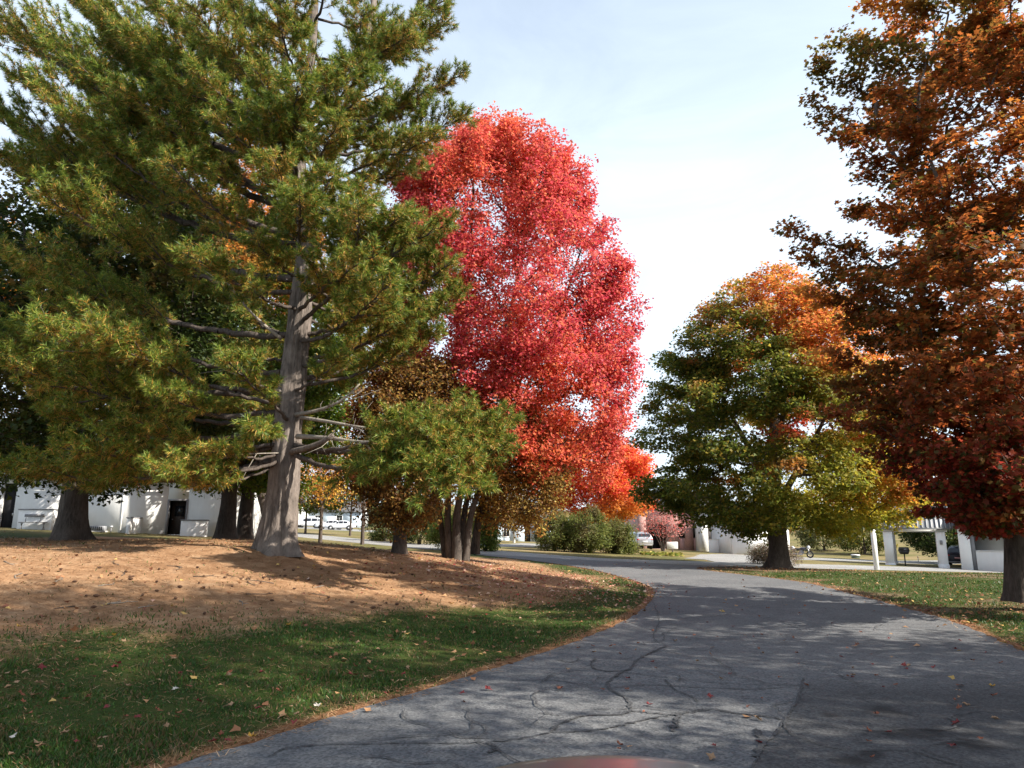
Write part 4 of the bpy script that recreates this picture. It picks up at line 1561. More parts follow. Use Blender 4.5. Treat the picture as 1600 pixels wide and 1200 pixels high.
# ------------------------------------------------------------------ buildings
def siding(name, col, pitch=.15, vertical=True, var=.05):
    m, nt, out = new_mat(name)
    tc = N(nt, 'ShaderNodeTexCoord').outputs['Object']
    w = N(nt, 'ShaderNodeTexWave', wave_type='BANDS', bands_direction='X' if vertical else 'Z', wave_profile='SAW')
    w.inputs['Scale'].default_value = 1 / pitch / 3.14 * .5 * 3.14
    L(nt, tc, w.inputs['Vector'])
    f = noise(nt, .8, 6, .7, tc)
    mp = N(nt, 'ShaderNodeMapping')
    mp.inputs['Scale'].default_value = (3, 3, .35)
    L(nt, tc, mp.inputs['Vector'])
    f2 = noise(nt, 1.5, 5, .7, mp.outputs[0])
    c = ramp(nt, f, [(.3, tuple(v * (1 - var) for v in col)), (.7, col)])
    c = mixcol(nt, .35, c, ramp(nt, f2, [(.3, (.82, .81, .78)), (.65, (1, 1, 1))]), 'MULTIPLY')
    principled(nt, out, c, .65, .3, bump(nt, w.outputs['Fac'], .35, .02))
    return m


M_WHITE = siding('white_boards', (.74, .74, .73))
M_WHITE2 = simple('white_paint', (.76, .76, .75), .55, .3, var=.05, scale=2)
M_PALEBLUE = siding('pale_blue_boards', (.50, .58, .66), .15, False)
M_DARKGAP = simple('dark_interior', (.018, .017, .018), .8, .2)
M_GLASS = simple('window_glass', (.02, .023, .028), .08, .6, var=.05)
M_ROOF = simple('grey_shingle', (.09, .09, .095), .85, .2, var=.3, scale=14, bmp=.4)
M_METALROOF = simple('ribbed_metal', (.20, .205, .21), .5, .4, .1, var=.08, scale=2)
M_TRIM = simple('grey_trim', (.22, .22, .23), .6)
M_CONCRETE = simple('concrete', (.42, .41, .39), .85, .2, var=.15, scale=5, bmp=.3)
M_BLACK = simple('black_metal', (.02, .02, .021), .5, .4)
M_STEEL = simple('steel', (.5, .5, .5), .3, .5, .9)
M_TYRE = simple('tyre_rubber', (.018, .018, .018), .8, .2)
M_GREENP = simple('green_paint', (.02, .13, .085), .5, .4)
M_REDLAMP = simple('red_lamp', (.35, .02, .02), .25, .5)
M_CLEAR = simple('headlight_glass', (.62, .64, .66), .1, .6)


def brick_mat():
    m, nt, out = new_mat('pink_brick')
    tc = N(nt, 'ShaderNodeTexCoord').outputs['Object']
    mp = N(nt, 'ShaderNodeMapping')
    mp.inputs['Rotation'].default_value = (R(90), 0, 0)
    L(nt, tc, mp.inputs['Vector'])
    b = N(nt, 'ShaderNodeTexBrick')
    L(nt, mp.outputs[0], b.inputs['Vector'])
    b.inputs['Scale'].default_value = 4.4
    b.inputs['Color1'].default_value = (.40, .22, .19, 1)
    b.inputs['Color2'].default_value = (.33, .17, .15, 1)
    b.inputs['Mortar'].default_value = (.45, .36, .33, 1)
    b.inputs['Mortar Size'].default_value = .02
    c = mixcol(nt, .4, b.outputs['Color'], ramp(nt, noise(nt, 1.2, 5, .7, tc), [(.3, (.75, .75, .75)), (.7, (1.15, 1.15, 1.15))]), 'MULTIPLY')
    principled(nt, out, c, .85, .2, bump(nt, b.outputs['Fac'], .3, .01))
    return m


M_BRICK = brick_mat()


def wall_with_openings(x0, x1, z0, z1, y, th, ops):
    """a wall along x whose front is at y; ops: (x0,x1,z0,z1) left open"""
    mb = MB()
    xs = sorted({x0, x1, *[o[0] for o in ops], *[o[1] for o in ops]})
    for a, b in zip(xs[:-1], xs[1:]):
        cs = sorted([(o[2], o[3]) for o in ops if o[0] <= a + 1e-6 and o[1] >= b - 1e-6])
        z = z0
        for c0, c1 in cs:
            if c0 > z + 1e-6:
                mb.box(a, b, y, y + th, z, c0)
            z = c1
        if z1 > z + 1e-6:
            mb.box(a, b, y, y + th, z, z1)
    return mb


def window(parent, x0, x1, z0, z1, y, th=.25, frame=M_WHITE2, glass=M_GLASS, bars=1):
    w = .07
    mb = MB()
    mb.box(x0 - w, x0 + .02, y - .035, y + .1, z0 - w, z1 + w)
    mb.box(x1 - .02, x1 + w, y - .035, y + .1, z0 - w, z1 + w)
    mb.box(x0 + .02, x1 - .02, y - .033, y + .1, z0 - w, z0 + .02)
    mb.box(x0 + .02, x1 - .02, y - .033, y + .1, z1 - .02, z1 + w)
    for k in range(bars):
        xm = x0 + (x1 - x0) * (k + 1) / (bars + 1)
        mb.box(xm - .02, xm + .02, y + .04, y + .09, z0 + .02, z1 - .02)
    f = mb.build('window', frame, parent)
    g = MB()
    g.box(x0 + .02, x1 - .02, y + .10, y + .13, z0 + .02, z1 - .02)
    g.build('pane', glass, f)
    return f


def gable(parent, x0, x1, y0, y1, z, rise, mat, over=.4, name='roof', along='x'):
    """gable roof with real thickness, ridge along x"""
    mb = MB()
    ym = (y0 + y1) / 2
    t = .16
    X0, X1 = x0 - over, x1 + over
    k = rise / (ym - y0)
    Y0_, Y1_ = y0 - over, y1 + over
    zl = z - over * k
    v = [(X, Y, Z) for X in (X0, X1) for Y, Z in ((Y0_, zl), (ym, z + rise), (Y1_, zl), (Y1_, zl + t), (ym, z + rise + t), (Y0_, zl + t))]
    mb.add(v, [(0, 1, 4, 5), (1, 2, 3, 4), (6, 11, 10, 7), (7, 10, 9, 8), (5, 4, 10, 11), (4, 3, 9, 10), (0, 6, 7, 1), (1, 7, 8, 2), (0, 5, 11, 6), (2, 8, 9, 3)])
    return mb.build(name, mat, parent)


def gable_ends(parent, x0, x1, y0, y1, z, rise, mat, th=.2):
    for xa in (x0, x1 - th):
        ym = (y0 + y1) / 2
        mb = MB()
        v = [(X, Y, Z) for X in (xa, xa + th) for Y, Z in ((y0, z), (y1, z), (ym, z + rise - .02))]
        mb.add(v, [(0, 2, 1), (3, 4, 5), (0, 1, 4, 3), (1, 2, 5, 4), (2, 0, 3, 5)])
        mb.build('gable', mat, parent)


# long white building on the left
bA = np.array([-33.6, 46.2])
Bz = 1.0
wb = thing('long_white_building', 'long white boarded building streaked with tree shadow behind the flared dark trunk', 'building', (bA[0], bA[1], Bz), R(5))
ops = [(.55, 1.35, .2, 3.6), (4.3, 5.2, .9, 3.2), (10.9, 12.2, .32, 2.6)]
wall_with_openings(0, 16.5, -.5, 4.4, 0, .3, ops).build('wall', M_WHITE, wb)
mb = MB()
mb.box(0, .3, .3, 9, -.5, 4.4).box(16.2, 16.5, .3, 9, -.5, 4.4).box(.3, 16.2, 8.7, 9, -.5, 4.4)
mb.build('side_walls', M_WHITE, wb)
mb = MB()
mb.box(.3, 16.2, 2.2, 2.3, -.4, 4.3)
mb.build('dark_interior', M_DARKGAP, wb)
gable(wb, 0, 16.5, 0, 9, 4.4, 2.0, M_ROOF, .55)
gable_ends(wb, 0, 16.5, 0, 9, 4.4, 2.0, M_WHITE)
window(wb, 4.3, 5.2, .9, 3.2, 0, bars=0, frame=M_TRIM)
for xb in (-.05, 8.0, 16.43):
    MB().box(xb, xb + .12, -.035, -.002, -.5, 4.39).build('trim_board', M_WHITE2, wb)
MB().tube([(-.5, -.66, 4.16), (8, -.66, 4.15), (17.0, -.66, 4.13)], .075, 8).build('gutter', M_WHITE2, wb)
MB().tube([(15.9, -.66, 4.12), (15.9, -.12, 3.9), (15.9, -.1, -.3)], .05, 8).build('downpipe', M_WHITE2, wb)
pd = MB().box(11.02, 12.08, .45, .5, .33, 2.48).build('door', simple('brown_door', (.055, .042, .036), .5), wb)
MB().box(11.25, 11.85, .43, .448, 1.5, 2.2).build('pane', M_GLASS, pd)
MB().tube([(11.14, .44, 1.3), (11.14, .38, 1.3)], .035, 8).build('handle', M_STEEL, pd)
d = MB().box(.57, 1.33, .16, .22, .2, 3.58)
dd = d.build('door', M_DARKGAP, wb)
MB().box(1.2, 1.26, .10, .16, 1.5, 1.7).build('handle', M_STEEL, dd)
mb = MB()
mb.box(10.9, 11.0, -.03, .2, .32, 2.6).box(12.1, 12.2, -.03, .2, .32, 2.6).box(11.0, 12.1, -.028, .2, 2.5, 2.6)
mb.build('porch_frame', M_TRIM, wb)
mb = MB()
mb.box(9.4, 12.75, -1.35, -.002, -.2, .24, .02)
mb.build('entry_slab', M_CONCRETE, wb)
# small lean-to roof and wing at the far end
wing = thing('white_shed_wing', 'low white shed with a sloping dark roof at the far end of the white building', 'building', (bA[0] - .7, bA[1] - .15, Bz + .5), R(5))
wall_with_openings(-3.2, .55, -.6, 2.6, 1.2, .25, [(-.35, .35, .1, 2.0)]).build('wall', M_WHITE, wing)
mb = MB()
v = [(x, y, z) for x, zb in ((-2.1, 1.55), (.62, 2.25)) for y, z in ((-.35, zb), (1.195, zb), (1.195, zb + .13), (-.35, zb + .13))]
mb.add(v, [(0, 1, 2, 3), (7, 6, 5, 4), (0, 4, 5, 1), (1, 5, 6, 2), (2, 6, 7, 3), (3, 7, 4, 0)])
mb.build('roof', M_ROOF, wing)
MB().box(-1.5, -.85, -.1, 1.195, -.6, 1.64).build('side_panel', M_WHITE2, wing)
MB().box(-.35, .35, 1.38, 1.43, .1, 2.0).build('door', M_TRIM, wing)
MB().box(-8, -3.2, .6, 5, -.6, 2.9).build('annex', M_WHITE, wing)
gable(wing, -8, -3.2, .6, 5, 2.9, 1.0, M_ROOF, .3)


def wall_box(name, label, x0, x1, y0, y1, z0, z1, cat, cap=True, group=None):
    t = thing(name, label, cat, (bA[0], bA[1], Bz), R(5), group)
    MB().box(x0, x1, y0, y1, z0, z1, .015).build('panel', M_WHITE2, t)
    if cap:
        MB().box(x0 - .04, x1 + .04, y0 - .04, y1 + .04, z1 + .001, z1 + .07, .012).build('cap', M_TRIM, t)
    return t


GW = 'white privacy walls along the white building'
wall_box('privacy_wall', 'square white privacy wall with a grey cap beside the flared dark trunk', 2.55, 4.6, -1.6, -.3, .0, 1.85, 'wall', True, GW)
wall_box('privacy_wall', 'narrow white wing wall casting a slanted shadow on the white building', 9.1, 9.36, -1.6, -.002, -.4, 1.35, 'wall', True, GW)
wall_box('privacy_wall', 'white half wall beside the dark porch opening', 12.28, 13.9, -1.2, -.9, -.5, 1.2, 'wall', True, GW)
ac = thing('heat_pump', 'grey box shaped cooling unit on the ground below the white wall', 'unit', (*ground_at(148, 46.3)[:2], hz(*ground_at(148, 46.3)[:2])), R(10))
MB().box(-.62, .62, -.25, .25, .06, .36, .02).build('case', simple('grey_case', (.26, .27, .29), .5, .4), ac)
mb = MB()
for k in range(9):
    mb.box(-.55 + k * .125, -.50 + k * .125, -.262, -.251, .1, .32)
mb.build('grille', M_BLACK, ac)
MB().box(-.7, .7, -.32, .32, -.1, .055).build('pad', M_CONCRETE, ac)
g = ground_at(173, 45.6)
lm = thing('path_light', 'little knee high lamp post before the long white wall', 'lamp', g)
MB().tube([(0, 0, -.05), (0, 0, .32)], .03, 8).build('post', M_TRIM, lm)
MB().tube([(0, 0, .32), (0, 0, .36), (0, 0, .42), (0, 0, .44)], [.04, .09, .09, .03], 10).build('lamp_head', M_CLEAR, lm)
g = ground_at(50, 44.6)
bn = thing('picnic_bench', 'thin legged grey bench standing in front of the white building corner', 'bench', g, R(12))
MB().box(-.75, .75, -.18, .18, .42, .47, .01).build('seat', M_TRIM, bn)
for sx in (-.62, .62):
    mb = MB()
    mb.tube([(sx, -.14, -.03), (sx, .1, .42)], .025, 6).tube([(sx, .14, -.03), (sx, -.1, .42)], .025, 6)
    mb.build('leg', M_TRIM, bn)
mb = MB()
mb.tube([(.3, .16, .45), (.36, .22, .95)], .02, 6).tube([(-.5, .16, .45), (-.5, .22, .95)], .02, 6).box(-.6, .5, .2, .23, .78, .95)
mb.build('backrest', M_TRIM, bn)

# pink brick building
pb = thing('pink_brick_house', 'pink brick building with two narrow dark windows and a recessed porch', 'building', (13.2, 75.5, -.55))
ops = [(.9, 3.0, .2, 2.7), (4.35, 4.85, 1.35, 2.75), (5.85, 6.35, 1.35, 2.75)]
wall_with_openings(0, 7.9, -.4, 4.6, 0, .3, ops).build('wall', M_BRICK, pb)
MB().box(0, .3, .3, 9, -.4, 4.6).box(7.6, 7.9, .3, 9, -.4, 4.6).box(.3, 7.6, 8.7, 9, -.4, 4.6).build('side_walls', M_BRICK, pb)
for a, b, c, d in ops[1:]:
    window(pb, a, b, c, d, 0, frame=simple('dark_frame', (.05, .035, .03), .5), bars=0)
MB().box(.32, 3.4, 1.8, 1.9, -.3, 4.4).build('porch_back', M_DARKGAP, pb)
gable(pb, 0, 7.9, 0, 9, 4.6, 1.6, M_ROOF, .4)
gable_ends(pb, 0, 7.9, 0, 9, 4.6, 1.6, M_BRICK)
eb = thing('white_entry_bay', 'white entry bay with a dark door between the pink brick and the garage wall', 'building', (19.9, 74.4, -.6), R(8))
wall_with_openings(-.6, 1.7, -.4, 4.0, 0, .25, [(.38, .92, .12, 2.55)]).build('wall', M_WHITE, eb)
MB().box(-.6, -.35, .25, 1.0, -.4, 4.0).box(1.45, 1.7, .25, 4, -.4, 4.0).build('side_walls', M_WHITE, eb)
dd = MB().box(.38, .92, .12, .18, .12, 2.55).build('door', simple('dark_door', (.06, .05, .05), .5), eb)
MB().tube([(.84, .115, 1.2), (.84, .05, 1.2)], .035, 8).build('handle', M_STEEL, dd)
v = [(x, y, z) for z in (4.0, 4.15) for x, y in ((-.8, -.3), (1.9, -.3), (1.9, 4.2), (-.8, 4.2))]
MB().add(v, [(3, 2, 1, 0), (4, 5, 6, 7), (0, 1, 5, 4), (1, 2, 6, 5), (2, 3, 7, 6), (3, 0, 4, 7)]).build('roof', M_ROOF, eb)
gw = thing('white_garage', 'bright white sunlit house with a blank gable wall behind the turning maple', 'building', (20.7, 67.8, -.75), R(12))
wall_with_openings(0, 6.0, -.4, 3.0, 0, .25, [(4.7, 5.3, 1.5, 2.5)]).build('wall', M_WHITE, gw)
MB().box(0, .25, .25, 4, -.4, 3.0).box(5.75, 6, .25, 4, -.4, 3.0).box(.25, 5.75, 3.75, 4, -.4, 3.0).build('side_walls', M_WHITE, gw)
window(gw, 4.7, 5.3, 1.5, 2.5, 0, bars=0)
gable(gw, 0, 6, 0, 4, 3.0, 1.2, M_ROOF, .35)
gable_ends(gw, 0, 6, 0, 4, 3.0, 1.2, M_WHITE)
yw = thing('yard_wall', 'low white yard wall joining the entry bay to the garage wall', 'wall', (19.2, 70.0, -.6), R(20))
MB().box(0, 1.9, 0, .2, -.4, 1.25, .015).build('panel', M_WHITE2, yw)
MB().box(-.04, 1.94, -.04, .24, 1.251, 1.31).build('cap', M_WHITE2, yw)

# pale blue house at the end of the side drive
bh = thing('pale_blue_house', 'pale blue boarded house glimpsed under the golden tree', 'building', (-3.2, 84, -.1), R(6))
ops = [(2.2, 2.9, .9, 2.2), (4.7, 5.4, .2, 2.3)]
wall_with_openings(0, 8.5, -.6, 3.0, 0, .25, ops).build('wall', M_PALEBLUE, bh)
MB().box(0, .25, .25, 7, -.6, 3.0).box(8.25, 8.5, .25, 7, -.6, 3.0).box(.25, 8.25, 6.75, 7, -.6, 3).build('side_walls', M_PALEBLUE, bh)
window(bh, *ops[0], 0)
dd = MB().box(4.7, 5.4, .1, .16, .2, 2.3).build('door', M_DARKGAP, bh)
MB().tube([(5.3, .095, 1.2), (5.3, .04, 1.2)], .03, 8).build('handle', M_STEEL, dd)
gable(bh, 0, 8.5, 0, 7, 3.0, 1.6, M_ROOF, .4)
gable_ends(bh, 0, 8.5, 0, 7, 3.0, 1.6, M_PALEBLUE)
MB().box(3.4, 8.2, -1.6, -.002, -.5, .16).build('porch_step', M_CONCRETE, bh)

# far white buildings behind the parked cars
for px, Y, w, h, lab, rz in ((420, 142, 12, 4.2, 'far white flat fronted building behind the pine trunk', 4), (512, 150, 14, 3.4, 'far pale grey house beyond the parked cars', 2)):
    g = ground_at(px, Y)
    t = thing('far_house', lab, 'building', (g[0] - w / 2, g[1], g[2] - .3), R(rz))
    ops = [(w * .3, w * .3 + 1.2, 1.2, 2.5), (w * .62, w * .62 + 1.2, 1.2, 2.5)]
    wall_with_openings(0, w, -.6, h, 0, .3, ops).build('wall', M_WHITE if h > 4 else M_PALEBLUE, t)
    MB().box(0, .3, .3, 8, -.6, h).box(w - .3, w, .3, 8, -.6, h).box(.3, w - .3, 7.7, 8, -.6, h).build('side_walls', M_WHITE, t)
    for q in ops:
        window(t, *q, 0)
    gable(t, 0, w, 0, 8, h, 2.0, M_ROOF, .4)
    gable_ends(t, 0, w, 0, 8, h, 2.0, M_WHITE)

# open canopy with ribbed metal roof on white pillars
g = ground_at(1392, 55)
cz = g[2]
cp = thing('drive_canopy', 'open canopy with a ribbed grey metal roof on square white pillars', 'canopy', (g[0], g[1], cz), R(-30))
PW = .62
for x, y in ((0, 0), (3.45, 0), (0, 4.6), (3.45, 4.6)):
    mb = MB()
    mb.box(x - PW / 2, x + PW / 2, y - PW / 2, y + PW / 2, -.4, 2.45, .02)
    p = mb.build('pillar', M_WHITE2, cp)
    MB().box(x - PW / 2 - .04, x + PW / 2 + .04, y - PW / 2 - .04, y + PW / 2 + .04, -.35, .14).build('plinth', M_WHITE2, p)
lamp = MB().box(3.45 - .09, 3.45 + .09, -PW / 2 - .14, -PW / 2 - .002, 1.55, 1.85, .02).build('wall_lamp', M_TRIM, cp)
for yy_ in (0, 4.6):
    MB().box(-.45, 3.9, yy_ - .22, yy_ + .22, 2.451, 2.62).build('beam', M_WHITE2, cp)
ym, hr = 2.3, 1.75
mb = MB()
v = [(X, Y, Z) for X in (-.7, 4.15) for Y, Z in ((-.55, 2.622), (ym, 2.62 + hr), (5.15, 2.622), (5.15, 2.74), (ym, 2.74 + hr), (-.55, 2.74))]
mb.add(v, [(0, 1, 4, 5), (1, 2, 3, 4), (6, 11, 10, 7), (7, 10, 9, 8), (5, 4, 10, 11), (4, 3, 9, 10), (0, 6, 7, 1), (1, 7, 8, 2), (0, 5, 11, 6), (2, 8, 9, 3)])
rf = mb.build('roof', M_METALROOF, cp)
mb = MB()
for k in range(17):
    x = -.66 + k * .297
    for s in (0, 1):
        ya, za = (-.56, 2.742) if s == 0 else (5.16, 2.742)
        v = [(x + dx, y, z + dz_) for dx in (0, .06) for dz_ in (0, .07) for y, z in ((ya, za), (ym + (-.03 if s == 0 else .03), za + hr))]
        mb.add(v, [(0, 1, 3, 2), (4, 6, 7, 5), (2, 3, 7, 6), (0, 4, 5, 1), (0, 2, 6, 4), (1, 5, 7, 3)])
mb.build('ribs', simple('rib_metal', (.30, .305, .31), .5, .4, .1), rf)

# white porch with half wall on the right
g = ground_at(1512, 52)
rb_ = thing('white_porch_house', 'white house with a tall porch column and low half wall behind a dark trunk', 'building', (g[0], g[1], g[2]), R(-31))
MB().box(-.35, .35, -.35, .35, -.5, 3.0, .02).build('column', M_WHITE2, rb_)
MB().box(.351, .62, -.1, 3.0, -.5, 3.0).build('porch_panel', M_TRIM, rb_)
MB().box(.621, 7.5, -.18, .08, -.5, 1.28, .01).build('half_wall', M_WHITE, rb_)
MB().box(.62, 7.54, -.22, .12, 1.281, 1.35).build('sill', M_WHITE2, rb_)
wall_with_openings(.62, 9, -.5, 3.0, 3.0, .25, [(2.6, 3.6, .9, 2.4)]).build('wall', M_WHITE, rb_)
window(rb_, 2.6, 3.6, .9, 2.4, 3.0)
MB().box(3.0, 3.3, -.1, .05, 1.351, 3.0).build('porch_post', M_WHITE2, rb_)
MB().box(.7, 9, 9, 9.2, -.5, 3).box(8.8, 9, 3.25, 9, -.5, 3).box(.7, .9, 3.25, 9, -.5, 3).build('side_walls', M_WHITE, rb_)
gable(rb_, -.4, 9, -.4, 9.2, 3.0, 2.2, M_ROOF, .3)


# ------------------------------------------------------------------ small things
# name board
g = ground_at(1051, 60)
sg = thing('name_board', 'small white board sign on one dark post behind the hostas', 'sign', g)
MB().box(-.46, .46, -.03, .03, .34, .92, .01).build('board', M_WHITE2, sg)
MB().box(-.05, .05, -.035, .035, -.2, .339).build('post', simple('dark_wood', (.05, .035, .03), .7), sg)
for z, a, b in ((.76, -.20, .24), (.66, -.30, .30), (.56, -.25, .2)):
    mb = MB()
    x = a
    rr_ = random.Random(int(z * 100))
    while x < b:
        w = rr_.uniform(.03, .07)
        mb.box(x, min(x + w, b), -.034, -.0305, z, z + .035)
        x += w + .012
    mb.build('faint_lettering', simple('faded_ink', (.38, .45, .38), .7), sg)

g = ground_at(1370, 43)
wp = thing('white_post', 'plain white square wooden post standing alone in the grass edge', 'post', g)
mb = MB()
mb.box(-.11, .11, -.11, .11, -.3, 2.25, .015)
mb.build('shaft', M_WHITE2, wp)
mb = MB()
mb.add([(-.13, -.13, 2.251), (.13, -.13, 2.251), (.13, .13, 2.251), (-.13, .13, 2.251), (0, 0, 2.36)], [(3, 2, 1, 0), (0, 1, 4), (1, 2, 4), (2, 3, 4), (3, 0, 4)])
mb.build('cap', M_WHITE2, wp)

g = ground_at(742, 37.5)
gpst = thing('green_post', 'dark green metal post with a small cross arm beside the maple stems', 'post', g)
MB().tube([(0, 0, -.2), (0, 0, 1.5)], .055, 10).build('shaft', M_GREENP, gpst)
mb = MB()
mb.box(-.05, .30, -.025, .025, 1.42, 1.50, .01)
mb.build('arm', M_GREENP, gpst)

g = ground_at(1415, 54)
gr = thing('park_grill', 'black box grill on a single post under the canopy', 'grill', g)
MB().tube([(0, 0, -.2), (0, 0, .85)], .045, 8).build('post', M_BLACK, gr)
mb = MB()
v = [(-.22, -.16, .85), (.22, -.16, .85), (.22, .16, .85), (-.22, .16, .85), (-.32, -.22, 1.12), (.32, -.22, 1.12), (.32, .22, 1.12), (-.32, .22, 1.12)]
mb.add(v, [(3, 2, 1, 0), (0, 1, 5, 4), (1, 2, 6, 5), (2, 3, 7, 6), (3, 0, 4, 7), (4, 5, 6, 7)])
mb.build('firebox', M_BLACK, gr)
mb = MB()
q = [(-.32, -.22), (.32, -.22), (.32, .22), (-.32, .22)]
mb.add([(x, y, 1.121) for x, y in q] + [(x * .85, y * .8, 1.36) for x, y in q], [(0, 1, 5, 4), (1, 2, 6, 5), (2, 3, 7, 6), (3, 0, 4, 7), (4, 5, 6, 7), (3, 2, 1, 0)])
mb.build('hood', M_BLACK, gr)
MB().tube([(-.12, -.25, 1.22), (.12, -.25, 1.22)], .018, 6).build('handle', M_STEEL, gr)

g = ground_at(1337, 74)
ub = thing('utility_box', 'small low utility box with a white lid in the far grass', 'box', g)
MB().box(-.32, .32, -.25, .25, -.1, .30, .02).build('case', simple('box_green', (.08, .11, .08), .6), ub)
mb = MB()
mb.add([(-.38, -.3, .301), (.38, -.3, .301), (.38, .3, .301), (-.38, .3, .301), (-.3, -.22, .40), (.3, -.22, .40), (.3, .22, .40), (-.3, .22, .40)], [(3, 2, 1, 0), (0, 1, 5, 4), (1, 2, 6, 5), (2, 3, 7, 6), (3, 0, 4, 7), (4, 5, 6, 7)])
mb.build('lid', M_WHITE2, ub)
g = ground_at(1435, 68)
st_ = thing('marker_stake', 'thin white marker stake in the grass between the canopy pillars', 'stake', g)
MB().tube([(0, 0, -.1), (0, 0, .5), (0, 0, .53)], [.035, .035, .01], 8).build('shaft', M_WHITE2, st_)
MB().tube([(0, 0, .36), (0, 0, .44)], .038, 8).build('band', M_REDLAMP, st_)


# ------------------------------------------------------------------ cars
def paint(name, col, rough=.22, metal=.3):
    m, nt, out = new_mat(name)
    tc = N(nt, 'ShaderNodeTexCoord').outputs['Object']
    c = ramp(nt, noise(nt, 2, 5, .6, tc), [(.3, tuple(v * .93 for v in col)), (.7, col)])
    b = principled(nt, out, c, rough, .5, None, metal)
    b.inputs['Coat Weight'].default_value = .6
    b.inputs['Coat Roughness'].default_value = .08
    return m


def car(name, label, loc, rz, mat, suv=True, plate=M_WHITE2, group=None):
    """length along x, nose at +x"""
    t = thing(name, label, 'car', loc, rz, group)
    # stations: x, half width, sill z, belt z, roof z, roof half width
    if suv:
        S = [(-2.28, .70, .48, .90, .95, .66), (-2.22, .84, .36, 1.02, 1.12, .76), (-2.05, .89, .30, 1.05, 1.48, .62), (-1.6, .92, .28, 1.05, 1.63, .62), (-.6, .93, .27, 1.03, 1.68, .62), (.35, .93, .27, 1.01, 1.66, .61), (.75, .93, .27, 1.00, 1.45, .64), (1.28, .92, .27, .99, 1.06, .74),
             (1.75, .90, .29, .93, .98, .72), (2.12, .84, .33, .82, .87, .66), (2.28, .66, .40, .68, .72, .55)]
    else:
        S = [(-2.35, .66, .46, .82, .87, .60), (-2.28, .80, .36, .92, .98, .70), (-1.75, .87, .28, .95, 1.02, .72), (-1.15, .90, .26, .94, 1.36, .58), (-.5, .91, .25, .93, 1.43, .57), (.2, .91, .25, .92, 1.42, .57), (.6, .91, .25, .92, 1.22, .62), (1.12, .90, .25, .91, .96, .72),
             (1.75, .88, .27, .84, .89, .70), (2.18, .80, .32, .74, .79, .62), (2.35, .62, .38, .62, .66, .52)]
    S = np.array(S)
    v, f = [], []
    K = 8
    for x, w, zs, zb, zr, wr in S:
        half = [(w * .86, zs), (w, zs + .14), (w * 1.0, (zs + zb) / 2), (w * .97, zb), (wr * 1.02, zb + (zr - zb) * .90), (wr * .80, zr), (wr * .4, zr + .02)]
        ring = [(x, y, z) for y, z in half] + [(x, -y, z) for y, z in half[::-1]]
        v += ring
    n = 14
    for i in range(len(S) - 1):
        for k in range(n - 1):
            f.append((i * n + k, i * n + k + 1, (i + 1) * n + k + 1, (i + 1) * n + k))
        f.append((i * n + n - 1, i * n, (i + 1) * n, (i + 1) * n + n - 1))
    mb = MB()
    mb.add(v, f + [tuple(range(n - 1, -1, -1)), tuple(range((len(S) - 1) * n, len(S) * n))])
    body = mb.build('body', mat, t, smooth=False)
    # glass
    gl = [i for i in range(len(S)) if S[i][4] - S[i][3] > .25]

    def side_pt(i, k, sgn, o=.012):
        x, w, zs, zb, zr, wr = S[i]
        a = np.array([x, w * .97, zb])
        b = np.array([x, wr * 1.02, zb + (zr - zb) * .90])
        p = a + (b - a) * k
        return np.array([p[0], sgn * (p[1] + o), p[2] + .004])
    for sgn in (-1, 1):
        for i, j in zip(gl[:-1], gl[1:]):
            q = [side_pt(i, .1, sgn), side_pt(j, .1, sgn), side_pt(j, .92, sgn), side_pt(i, .92, sgn)]
            c0, c1 = .05, .95
            q = [q[0] * (1 - c0) + q[1] * c0, q[0] * (1 - c1) + q[1] * c1, q[3] * (1 - c1) + q[2] * c1, q[3] * (1 - c0) + q[2] * c0]
            MB().add(np.array(q), [(0, 1, 2, 3) if sgn < 0 else (3, 2, 1, 0)]).build('side_window', M_GLASS, t)

    def cross(i, j, nm, a0, a1):
        def pt(i, j, a, y):
            A_, B_ = S[i], S[j]
            x = A_[0] * (1 - a) + B_[0] * a
            z = A_[4] * (1 - a) + B_[4] * a
            w = A_[5] * (1 - a) + B_[5] * a
            return np.array([x, y * w * .84, z + .018])
        dx = .012 if nm == 'windscreen' else -.012
        q = [pt(i, j, a0, -1), pt(i, j, a1, -1), pt(i, j, a1, 1), pt(i, j, a0, 1)]
        q = [p + np.array([dx, 0, .012]) for p in q]
        MB().add(np.array(q), [(0, 1, 2, 3)]).build(nm, M_GLASS, t)
    cross(gl[-1] - 0, gl[-1] + 1, 'windscreen', .0, .92)
    cross(gl[0] - 1, gl[0], 'rear_window', .12, .92)
    # wheels
    for x in (-1.38, 1.42):
        for sgn in (-1, 1):
            R_ = .35 if suv else .32
            arch = MB()
            arch.torus((x, sgn * .885, R_), R_ + .05, .035, 'y', 20, 6).build('wheel_arch', M_BLACK, t)
            w = MB().tube([(x, sgn * .72, R_), (x, sgn * .925, R_)], R_, 22)
            w = w.build('wheel', M_TYRE, t)
            rm = MB()
            rm.tube([(x, sgn * .90, R_), (x, sgn * .936, R_)], R_ * .62, 18)
            for k in range(5):
                a = k * 1.2566
                rm.tube([(x, sgn * .94, R_), (x + R_ * .58 * math.cos(a), sgn * .94, R_ + R_ * .58 * math.sin(a))], .035, 6)
            rm.build('rim', M_STEEL, w)
    for sgn in (-1, 1):
        xe = S[-2][0]
        MB().ell((xe + .04, sgn * .60, S[-2][3] - .05), (.14, .19, .075)).build('headlight', M_CLEAR, t)
        MB().ell((S[1][0] - .005, sgn * .66, S[1][3] - .10), (.07, .17, .085)).build('tail_light', M_REDLAMP, t)
        MB().ell((.78, sgn * 1.0, 1.02), (.07, .10, .07)).build('wing_mirror', mat, t)
    MB().box(S[0][0] - .015, S[0][0] + .05, -.26, .26, .66, .79, .005).build('licence_plate', plate, t)
